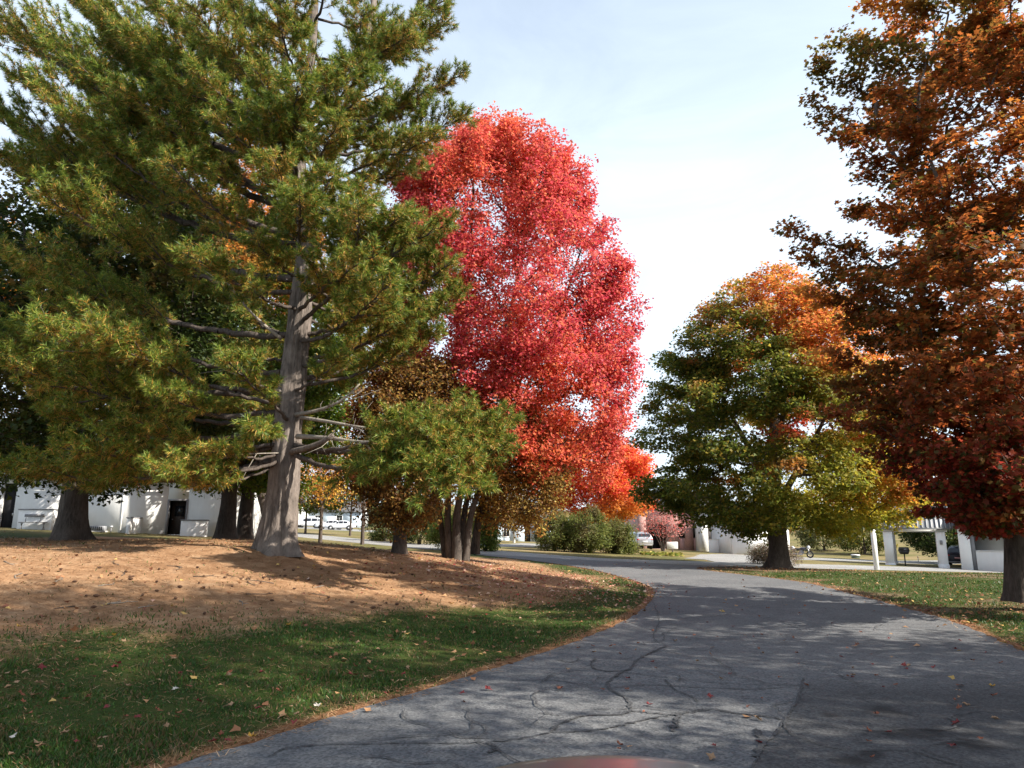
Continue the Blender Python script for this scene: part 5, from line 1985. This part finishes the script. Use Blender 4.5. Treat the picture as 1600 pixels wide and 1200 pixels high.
    MB().box(S[0][0] - .02, S[1][0] + .3, -.72, .72, .34, .46, .02).build('rear_bumper', M_TRIM, t)
    MB().box(S[-1][0] - .2, S[-1][0] + .015, -.5, .5, .44, .58, .02).build('grille', M_BLACK, t)
    return t


WHITEP = paint('white_car_paint', (.72, .73, .75), .25, 0)
SILVER = paint('silver_car_paint', (.46, .48, .51), .25, .55)
DARKP = paint('dark_car_paint', (.03, .03, .045), .25, .2)
GC = 'cars in the far car park'


def put(px, Y):
    return ground_at(px, Y)


car('parked_car', 'white tall wagon parked beyond the thin tree in the far car park', put(482, 120), R(182), WHITEP, True, group=GC)
car('parked_car', 'low white sedan parked nearest the far road under the thin tree', put(532, 112), R(184), WHITEP, False, group=GC)
car('parked_car', 'white sedan half hidden behind the low white sedan', put(516, 117), R(186), WHITEP, False, group=GC)
car('parked_car', 'white car mostly hidden behind the pine trunk in the far car park', put(449, 118), R(182), WHITEP, False, group=GC)
car('parked_car', 'silver wagon seen from behind next to the rounded shrubs', put(997, 73), R(98), SILVER, True, group='cars by the houses')
car('parked_car', 'dark car with a pale plate tucked behind the white porch column', put(1502, 60.5), R(55), DARKP, True, simple('pale_plate', (.62, .34, .34), .5), 'cars by the houses')

# the bonnet of the car the picture is taken from
cx_, nose = .24, 2.02
hc = thing('silver_car_front', 'silver car front with a rounded glossy bonnet mirroring the red maple at the bottom edge', 'car', (cx_, 0, 0))
prof = []
NX, NYb = 33, 22
xs = np.linspace(-.80, .80, NX)
ysb = np.linspace(.62, 1.0, NYb)
v = []
top = 1.045
for j in range(NYb):
    t = j / (NYb - 1)
    for x in xs:
        u = x / .80
        yf = nose - .42 * abs(u)**2.6
        y = .55 + (yf - .55) * (1 - (1 - t)**1.25)
        drop = .12 * (1 - t) * -1
        z = top + .10 * (1 - t)**1.2 - .022 * t**2 - .10 * u**4 - .15 * u * u - .06 * max(0, t - .9)**1.5 * 12
        v.append((x, y, z))
f = [(j * NX + i, j * NX + i + 1, (j + 1) * NX + i + 1, (j + 1) * NX + i) for j in range(NYb - 1) for i in range(NX - 1)]
BON = paint('bonnet_paint', (.30, .30, .315), .30, .6)
v = np.array(v)
for _ in range(4):      # crest of the bonnet just rises into the picture
    sl_ = np.max((v[:, 2] - CAMH) / v[:, 1])
    q = P(920, 1180, 2.0)
    v[:, 2] += ((q[2] - CAMH) / 2.0 - sl_) * 1.9
hood_dz = v[:, 2].max() - 1.12
hood = MB().add(v, f).build('bonnet', BON, hc, smooth=True)
md = hood.modifiers.new('th', 'SOLIDIFY')
md.thickness = .03
md.offset = -1
# nose below the bonnet
v = []
rows = [(.0, 0.955, -.035), (.06, .86, .02), (.09, .70, .05), (.10, .55, .06), (.07, .40, .03), (-.03, .28, -.04)]
for k, (dy, z, s) in enumerate(rows):
    for x in xs:
        u = x / .80
        v.append((x * (1.02 + .02 * k), nose - .05 - .42 * abs(u)**2.6 + dy * .55, z - (.06 if k == 0 else 0) - (.20 * abs(u)**3 if k < 2 else 0)))
f = [(j * NX + i, j * NX + i + 1, (j + 1) * NX + i + 1, (j + 1) * NX + i) for j in range(len(rows) - 1) for i in range(NX - 1)]
MB().add(v, f).build('bumper', SILVER, hc, smooth=True)
for sgn in (-1, 1):
    # wing and wheel
    vv = []
    for j, y in enumerate(np.linspace(.45, 1.62, 9)):
        for z, xo in ((.86, .80), (.74, .865), (.60, .88), (.46, .86)):
            vv.append((sgn * xo * (1 - .02 * j), y, z + .03))
    ff = [(j * 4 + k, j * 4 + k + 1, j * 4 + 5 + k, j * 4 + 4 + k) for j in range(8) for k in range(3)]
    MB().add(vv, ff).build('wing', SILVER, hc, smooth=True)
    w = MB().tube([(sgn * .62, 1.02, .33), (sgn * .83, 1.02, .33)], .33, 24).build('wheel', M_TYRE, hc)
    MB().tube([(sgn * .80, 1.02, .33), (sgn * .845, 1.02, .33)], .2, 18).build('rim', M_STEEL, w)
    MB().ell((sgn * .56, 1.80, .80), (.19, .12, .07)).build('headlight', M_CLEAR, hc)
MB().box(-.34, .34, 2.0, 2.045, .50, .66, .01).build('grille', M_BLACK, hc)

# motorcycle
g = ground_at(1253, 65)
mc = thing('motorcycle', 'dark parked motorcycle with white fairing beside the tan bush', 'motorcycle', g, R(-35))
for x in (-.70, .72):
    w = MB().torus((x, 0, .31), .255, .06, 'y', 22, 8).build('wheel', M_TYRE, mc)
    rm = MB().torus((x, 0, .31), .19, .018, 'y', 20, 6)
    for k in range(8):
        a = k * math.pi / 4
        rm.tube([(x, 0, .31), (x + .19 * math.cos(a), 0, .31 + .19 * math.sin(a))], .01, 4)
    rm.build('rim', M_STEEL, w)
MB().ell((.12, 0, .80), (.30, .15, .14)).build('fuel_tank', DARKP, mc)
MB().ell((-.38, 0, .78), (.36, .15, .075)).build('seat', M_BLACK, mc)
mb = MB().ell((.0, 0, .46), (.24, .17, .19))
mb.tube([(-.1, .0, .5), (.1, 0, .72)], .10, 10)
mb.build('engine', M_TRIM, mc)
MB().tube([(.72, .09, .31), (.52, .09, .98)], .028, 8).tube([(.72, -.09, .31), (.52, -.09, .98)], .028, 8).build('fork', M_STEEL, mc)
MB().tube([(.42, -.36, 1.02), (.54, -.16, 1.0), (.54, .16, 1.0), (.42, .36, 1.02)], .018, 6).build('handlebar', M_BLACK, mc)
MB().ell((.64, 0, .92), (.13, .17, .16)).build('fairing', WHITEP, mc)
MB().ell((-.72, 0, .88), (.20, .20, .15)).build('top_case', WHITEP, mc)
MB().tube([(.1, -.14, .3), (-.75, -.17, .36)], .05, 8).build('exhaust', M_STEEL, mc)
mb = MB()
mb.tube([(-.70, .07, .31), (-.1, .07, .45), (.5, 0, .9)], .025, 6).tube([(-.70, -.07, .31), (-.1, -.07, .45), (.5, 0, .9)], .025, 6).tube([(.0, .1, .35), (-.05, .3, .0)], .015, 6)
mb.build('chassis', M_BLACK, mc)
# ------------------------------------------------------------------ grass, litter, fallen leaves
def straw_amount(x, y):
    dl = left_dist(x, y)
    n = wav(x, y, 1.1, 5) * .5 + wav(x, y, 3.1, 6) * .25
    thr = 4.1 - np.clip(y - 10, -3, 10) * .27
    return sstep(-2.3, 2.0, dl - thr + n * 1.3) * (dl > 0)


r = np.random.default_rng(301)


def field_points(n, ymin, ymax, power=1.0):
    """points roughly even over the picture"""
    Y = ymin * (ymax / ymin)**(r.uniform(0, 1, n)**power)
    x = r.uniform(-.82, .82, n) * Y * 1.0
    return x, Y


def blades(name, x, y, hgt, col, label, lean=.5, width=.0035, base_rise=0.0):
    n = len(x)
    z = height(x, y) + base_rise
    d = r.normal(size=(n, 3)) * lean
    d[:, 2] = 1
    d /= np.linalg.norm(d, axis=1)[:, None]
    b = np.c_[x, y, z - .004]
    s = r.normal(size=(n, 3))
    s[:, 2] = 0
    s /= np.linalg.norm(s, axis=1)[:, None]
    w = (width * (1 + y / 9.0) * r.uniform(.7, 1.3, n))[:, None]
    droop = r.normal(size=(n, 3)) * .35
    droop[:, 2] = -.12
    m = b + d * hgt[:, None] * .55
    e = b + d * hgt[:, None] + droop * hgt[:, None] * .5
    V = np.stack([b - s * w, b + s * w, m + s * w * .8, m - s * w * .8, e], 1).reshape(-1, 3)
    i = np.arange(n)[:, None] * 5
    q = i + np.array([[0, 1, 2, 3]])
    t = i + np.array([[3, 2, 4]])
    o = mesh_np(name, V, [q, t], M_GRASS, None, np.repeat(col, 5, 0))
    tag(o, label, None, None, 'stuff')
    return o


n = 330000
x, y = field_points(n, 4.2, 30, 1.0)
ok = ~in_poly(x, y, DRIVE_POLY[::2])
x, y = x[ok], y[ok]
edge = np.minimum(seg_dist(x, y, EL[::3]), seg_dist(x, y, ER[::3]))
sa = straw_amount(x, y)
xr_ = np.interp(y, ER[:, 1], ER[:, 0])
dry = sstep(-.15, .55, wav(x, y, .55, 21) + .6 * wav(x, y, 2.0, 22) - .1) * (x > xr_)
pat = .5 + .5 * np.clip(wav(x, y, 1.7, 77) + .6 * wav(x, y, 5.3, 78), -1, 1)
keep = r.uniform(0, 1, len(x)) < (1 - .97 * sa) * (.30 + .7 * pat) * (1 - .55 * dry) * sstep(-.03, .28, edge)
x, y, edge, dry = x[keep], y[keep], edge[keep], dry[keep]
pat = pat[keep]
gc = pick(r, len(x), [(.040, .096, .015), (.060, .126, .019), (.030, .075, .013), (.105, .132, .028)], [4, 3, 3, 1.2])
dc = pick(r, len(x), [(.17, .115, .055), (.12, .09, .036), (.22, .15, .07)], [2, 2, 1])
isdry = r.uniform(0, 1, len(x)) < np.clip(.14 + .4 * sstep(.6, .05, edge) + .35 * dry + .42 * (1 - pat), 0, .85)
cc = np.where(isdry[:, None], dc, gc)
tall = sstep(.55, 1.0, wav(x, y, 2.6, 501) + .5 * wav(x, y, 7.0, 502))
hh = (.024 + .024 * pat + .034 * tall) * r.uniform(.5, 1.4, len(x)) * (1 + .012 * y)
blades('lawn_grass', x, y, hh, cc, 'short green and straw mixed lawn grass beside the drive', .55)

# pine needles lying on the mound and along the road edge
n = 150000
x, y = field_points(n, 5.0, 32, .8)
inside = in_poly(x, y, DRIVE_POLY[::2])
edge = np.minimum(seg_dist(x, y, EL[::3]), seg_dist(x, y, ER[::3]))
sa = straw_amount(x, y)
fr = sstep(.40, .02, edge + .12 * wav(x, y, 2.3, 9)) * .9
pk = np.maximum(sa * .75, fr * np.where(inside, .25 * (edge < .22), 1))
keep = r.uniform(0, 1, len(x)) < pk + .05 * (~inside)
x, y = x[keep], y[keep]
n = len(x)
a = r.uniform(0, 6.28, n)
ln = r.uniform(.04, .085, n) * (1 + y / 40)
w = .0016 * (1 + y / 6)
el = r.uniform(-.05, .30, n)
z = height(x, y) + r.uniform(.004, .022, n)
d = np.c_[np.cos(a) * np.cos(el), np.sin(a) * np.cos(el), np.sin(el)] * ln[:, None]
s = np.c_[-np.sin(a), np.cos(a), 0 * a] * w[:, None]
b = np.c_[x, y, z]
V = np.stack([b - s, b + s, b + d + s * .6, b + d - s * .6], 1).reshape(-1, 3)
cc = pick(r, n, [(.34, .19, .095), (.42, .26, .14), (.26, .13, .06), (.50, .34, .20)], [4, 3, 3, 1.4])
o = mesh_np('needle_litter', V, [np.arange(n * 4).reshape(-1, 4)], M_LITTER, None, np.repeat(cc, 4, 0))
tag(o, 'fallen orange brown pine needles covering the mound and road edge', None, None, 'stuff')

# small leaf litter under the trees, too many to count
n = 42000
x, y = field_points(n, 6, 46, .6)
inside = paved(x, y)
ed = np.minimum(seg_dist(x, y, EL[::3]), seg_dist(x, y, ER[::3]))
red_zone = np.exp(-((x - .9)**2 / 18 + (y - 21.5)**2 / 26))
gold = np.exp(-((x - 13)**2 / 60 + (y - 34.5)**2 / 10))
rz = np.exp(-((x - 10)**2 / 14 + (y - 15)**2 / 18)) * .4
pk = (.05 + .55 * np.exp(-(ed / .3)**2) * (x > 3) + .95 * red_zone + .8 * gold + rz) * np.where(inside, .10, 1.0)
keep = r.uniform(0, 1, n) < pk
x, y = x[keep], y[keep]
red_zone = red_zone[keep]
n = len(x)
p = np.c_[x, y, height(x, y) + r.uniform(.012, .035, n)]
cr = pick(r, n, [(.45, .20, .15), (.50, .30, .22), (.36, .06, .05), (.62, .44, .34)], [3, 3, 2, 2])
cb = pick(r, n, [(.30, .14, .07), (.40, .22, .11), (.20, .08, .05), (.55, .36, .12)], [3, 3, 2, 1])
cc = np.where((r.uniform(0, 1, n) < np.clip(red_zone * 1.6, 0, 1))[:, None], cr, cb)
o = leaves_mesh('leaf_litter', p, r.uniform(.05, .11, n), np.tile([0, 0, 1.0], (n, 1)), cc, LEAF_TRI, M_LITTER, None, .35, 0)
tag(o, 'small fallen leaves scattered thickly under the maples', None, None, 'stuff')

# single fallen leaves
LM = []
for k, (nm, col) in enumerate([('russet', (.22, .075, .04)), ('dark red', (.18, .03, .03)), ('tan', (.32, .20, .115)), ('pale', (.55, .50, .44)), ('golden', (.42, .24, .04))]):
    m = simple('fallen_leaf_' + nm.replace(' ', '_'), col, .6, .25, var=.25, scale=30)
    ms = []
    for q in range(2):
        rr = np.random.default_rng(400 + k * 7 + q)
        tv, tf = LEAF_MAPLE
        v = tv.copy() - np.array([0, .45, 0])
        v[:, 2] = .16 * np.abs(rr.normal(size=len(v))) + .55 * (v[:, 0]**2 + .5 * v[:, 1]**2) * rr.uniform(.6, 1.4)
        v[:, 0] *= rr.uniform(.5, .8)
        v[:, :2] += rr.normal(size=(len(v), 2)) * .05
        st = np.array([(-.02, -.45, .02), (.02, -.45, .02), (.012, -.85, .12), (-.012, -.85, .12)])
        me = bpy.data.meshes.new('fallen_leaf')
        vv = np.vstack([v, st])
        n0 = len(v)
        me.from_pydata([tuple(a) for a in vv], [], [tuple(int(i) for i in f) for f in tf] + [(n0, n0 + 1, n0 + 2, n0 + 3)])
        me.materials.append(m)
        ms.append(me)
    LM.append((nm, ms))


def fallen(x, y, size, kind, where, group, lift=.012):
    nm, ms = LM[kind]
    o = bpy.data.objects.new('fallen_leaf', ms[int(r.integers(0, 2))])
    C.objects.link(o)
    o.location = (x, y, hz(x, y) + lift)
    o.rotation_euler = (r.normal() * .22, r.normal() * .22, r.uniform(0, 6.28))
    o.scale = (size,) * 3
    tag(o, f'{nm} dry leaf fallen {where}', 'leaf', f'{nm} leaves {group}')


road_px = [(722, 1086, 1), (762, 1080, 1), (966, 1168, 0), (1110, 1188, 2), (888, 1050, 2), (980, 1080, 0), (1110, 1092, 1), (1170, 1108, 0), (1185, 1127, 2), (1315, 1029, 1), (1370, 1120, 0), (1495, 1135, 1), (1550, 1075, 4), (1555, 1090, 0),
           (1090, 1036, 2), (1128, 1063, 2), (1145, 981, 1), (1190, 994, 0), (1240, 998, 0), (1192, 1023, 2), (1245, 1023, 0), (1340, 1010, 0), (1412, 1042, 1), (1460, 1045, 1), (1400, 1073, 0), (926, 1012, 0), (955, 1012, 0), (968, 1024, 0), (905, 1015, 0),
           (1020, 988, 0), (1056, 1003, 2), (1085, 995, 0), (1105, 974, 1), (1160, 955, 0), (1200, 952, 0), (1060, 957, 0), (1250, 960, 0), (1300, 975, 1), (1345, 990, 0), (1390, 1000, 1), (1500, 1003, 1), (1565, 1038, 0), (1555, 1126, 2), (1510, 1104, 2), (1500, 1110, 0), (875, 1080, 0)]
for px, py, k in road_px:
    g = G(px, py)
    fallen(g[0], g[1], r.uniform(.06, .095), k, 'on the grey asphalt drive', 'on the drive', .016)
for i in range(70):
    px, py = r.uniform(930, 1590), 945 + 245 * r.uniform(0, 1)**1.6
    g = G(px, py)
    if not in_poly(np.array([g[0]]), np.array([g[1]]), DRIVE_POLY)[0]:
        continue
    fallen(g[0], g[1], r.uniform(.04, .075), int(r.choice([0, 0, 0, 1, 1, 2])), 'on the grey asphalt drive', 'on the drive', .016)
lawn_px = [(273, 1085, 3), (495, 1112, 3), (20, 1162, 3), (100, 1155, 2), (158, 1166, 2), (55, 1175, 2), (40, 1120, 2), (30, 1093, 0), (80, 1038, 2), (38, 1058, 2), (85, 1057, 0), (65, 1052, 1), (180, 1050, 1), (270, 1037, 2), (295, 1057, 2), (358, 1064, 2), (360, 1111, 2), (200, 1080, 2),
           (245, 1120, 0), (195, 1130, 0), (215, 1130, 1), (418, 1122, 2), (460, 1138, 1), (355, 1168, 1), (393, 1160, 4), (345, 1157, 0), (310, 1105, 1), (555, 1048, 1), (558, 1010, 2), (470, 1018, 2), (548, 994, 2), (630, 995, 2), (625, 1073, 2), (718, 1032, 2), (764, 1053, 2), (177, 999, 4), (30, 986, 4), (450, 982, 4),
           (700, 960, 2), (740, 960, 2), (60, 1075, 2), (15, 1190, 2), (120, 1010, 2), (330, 1170, 1), (275, 1130, 0), (590, 1020, 2), (520, 970, 2), (440, 970, 2)]
for px, py, k in lawn_px:
    g = G(px, py)
    fallen(g[0], g[1], r.uniform(.065, .105), k, 'on the lawn left of the drive', 'on the lawn', .045)
for i in range(75):
    px, py = r.uniform(5, 900), r.uniform(965, 1190)
    g = G(px, py)
    if in_poly(np.array([g[0]]), np.array([g[1]]), DRIVE_POLY)[0]:
        continue
    fallen(g[0], g[1], r.uniform(.05, .085), int(r.choice([0, 0, 1, 2, 2, 2])), 'on the lawn left of the drive', 'on the lawn', .04)

# cones below the pine
cone = MB()
for k in range(9):
    t = k / 8
    rr = .028 * math.sin(math.pi * (.12 + .8 * t))
    cone.torus((0, -.06 + .12 * t, .02), rr * .7, rr * .45, 'y', 9, 5)
M_CONE = simple('cone_brown', (.10, .055, .035), .8, .2, var=.3, scale=20)
co = cone.build('pine_cone', M_CONE)
first = True
for i in range(80):
    px, py = r.uniform(20, 860), 888 + abs(r.normal()) * 32
    g = G(px, py)
    o = co if first else co.copy()
    if not first:
        C.objects.link(o)
    first = False
    o.location = (g[0], g[1], g[2] + .012)
    o.rotation_euler = (0, 0, r.uniform(0, 6.28))
    o.scale = (float(r.uniform(.5, .8)),) * 3
    tag(o, 'small brown pine cone lying on the sunlit needles in front of the pine', 'pine cone', 'pine cones on the needles')

# twigs dropped on the mound
for i in range(26):
    px, py = r.uniform(10, 800), r.uniform(868, 955)
    g = G(px, py)
    a = r.uniform(0, 6.28)
    ln = r.uniform(.18, .55)
    pts = [(t * ln * math.cos(a) + .03 * r.normal(), t * ln * math.sin(a) + .03 * r.normal()) for t in (-.5, -.15, .2, .5)]
    tw = MB()
    tw.tube([(x_, y_, hz(g[0] + x_, g[1] + y_) - g[2] + .014) for x_, y_ in pts], [.009, .008, .006, .003], 5)
    q0, q1 = np.array(pts[2]), np.array(pts[2]) + .12 * np.array([math.cos(a + .8), math.sin(a + .8)])
    tw.tube([(*q0, hz(*(g[:2] + q0)) - g[2] + .014), (*q1, hz(*(g[:2] + q1)) - g[2] + .03)], [.005, .002], 4)
    o = tw.build('fallen_twig', M_BARK_DEAD if i % 2 else M_BARK)
    o.location = g
    tag(o, 'grey fallen twig lying on the pine needles' if i % 2 else 'dark brown fallen twig lying on the pine needles', 'twig', 'grey twigs on the mound' if i % 2 else 'brown twigs on the mound')

# ------------------------------------------------------------------ light, sky, camera
SUN_AZ, SUN_EL = R(110), R(37)
w = bpy.data.worlds.new('World')
bpy.context.scene.world = w
w.use_nodes = True
nt = w.node_tree
for n_ in list(nt.nodes):
    nt.nodes.remove(n_)
out = nt.nodes.new('ShaderNodeOutputWorld')
bg = nt.nodes.new('ShaderNodeBackground')
sky = nt.nodes.new('ShaderNodeTexSky')
sky.sky_type = 'NISHITA'
sky.sun_disc = False
sky.sun_elevation = SUN_EL
sky.sun_rotation = SUN_AZ
sky.altitude = 100
sky.air_density = 1.0
sky.dust_density = 1.6
sky.ozone_density = 1.2
# thin high cloud veil
tc = nt.nodes.new('ShaderNodeTexCoord')
mp = nt.nodes.new('ShaderNodeMapping')
mp.inputs['Scale'].default_value = (1.0, 1.0, 3.2)
nt.links.new(tc.outputs['Generated'], mp.inputs['Vector'])
nz = nt.nodes.new('ShaderNodeTexNoise')
nz.inputs['Scale'].default_value = 2.6
nz.inputs['Detail'].default_value = 7
nz.inputs['Roughness'].default_value = .6
nz.inputs['Distortion'].default_value = .8
nt.links.new(mp.outputs[0], nz.inputs['Vector'])
cr = nt.nodes.new('ShaderNodeValToRGB')
cr.color_ramp.elements[0].position = .36
cr.color_ramp.elements[0].color = (.50, .50, .50, 1)
cr.color_ramp.elements[1].position = .72
cr.color_ramp.elements[1].color = (.66, .66, .66, 1)
nt.links.new(nz.outputs['Fac'], cr.inputs[0])
mx = nt.nodes.new('ShaderNodeMix')
mx.data_type = 'RGBA'
# the veil thickens towards the horizon
sx = nt.nodes.new('ShaderNodeSeparateXYZ')
nt.links.new(tc.outputs['Generated'], sx.inputs[0])
mr = nt.nodes.new('ShaderNodeMapRange')
mr.interpolation_type = 'SMOOTHSTEP'
mr.inputs[1].default_value = .35
mr.inputs[2].default_value = .95
mr.inputs[3].default_value = 1.3
mr.inputs[4].default_value = .35
nt.links.new(sx.outputs[2], mr.inputs[0])
mu = nt.nodes.new('ShaderNodeMath')
mu.operation = 'MULTIPLY'
mu.use_clamp = True
nt.links.new(cr.outputs[0], mu.inputs[0])
nt.links.new(mr.outputs[0], mu.inputs[1])
nt.links.new(mu.outputs[0], mx.inputs[0])
nt.links.new(sky.outputs[0], mx.inputs[6])
mx.inputs[7].default_value = (6.7, 7.7, 8.7, 1)
nt.links.new(mx.outputs[2], bg.inputs['Color'])
bg.inputs['Strength'].default_value = .085
nt.links.new(bg.outputs[0], out.inputs[0])

sl = bpy.data.lights.new('sun', 'SUN')
sl.energy = 5.0
sl.angle = R(.53)
sl.color = (1.0, .93, .82)
so = bpy.data.objects.new('sun', sl)
C.objects.link(so)
dv = Vector((math.sin(SUN_AZ) * math.cos(SUN_EL), math.cos(SUN_AZ) * math.cos(SUN_EL), math.sin(SUN_EL)))
so.rotation_euler = dv.to_track_quat('Z', 'Y').to_euler()

cam = bpy.data.cameras.new('camera')
cam.sensor_fit = 'HORIZONTAL'
cam.sensor_width = 36
cam.lens = F / 1600 * 36
cam.clip_start = .05
cam.clip_end = 6000
camo = bpy.data.objects.new('camera', cam)
C.objects.link(camo)
camo.location = (0, 0, CAMH)
camo.rotation_euler = (math.pi / 2 + TH, 0, 0)
sc = bpy.context.scene
sc.camera = camo
sc.render.engine = 'CYCLES'
sc.view_settings.view_transform = 'Standard'
sc.view_settings.look = 'None'
sc.view_settings.gamma = 1
sc.view_settings.use_curve_mapping = False
sc.view_settings.exposure = 1.15
sc.cycles.max_bounces = 7
sc.cycles.diffuse_bounces = 3
sc.cycles.glossy_bounces = 2
sc.cycles.transmission_bounces = 4
sc.cycles.transparent_max_bounces = 4
sc.cycles.caustics_reflective = False
sc.cycles.caustics_refractive = False
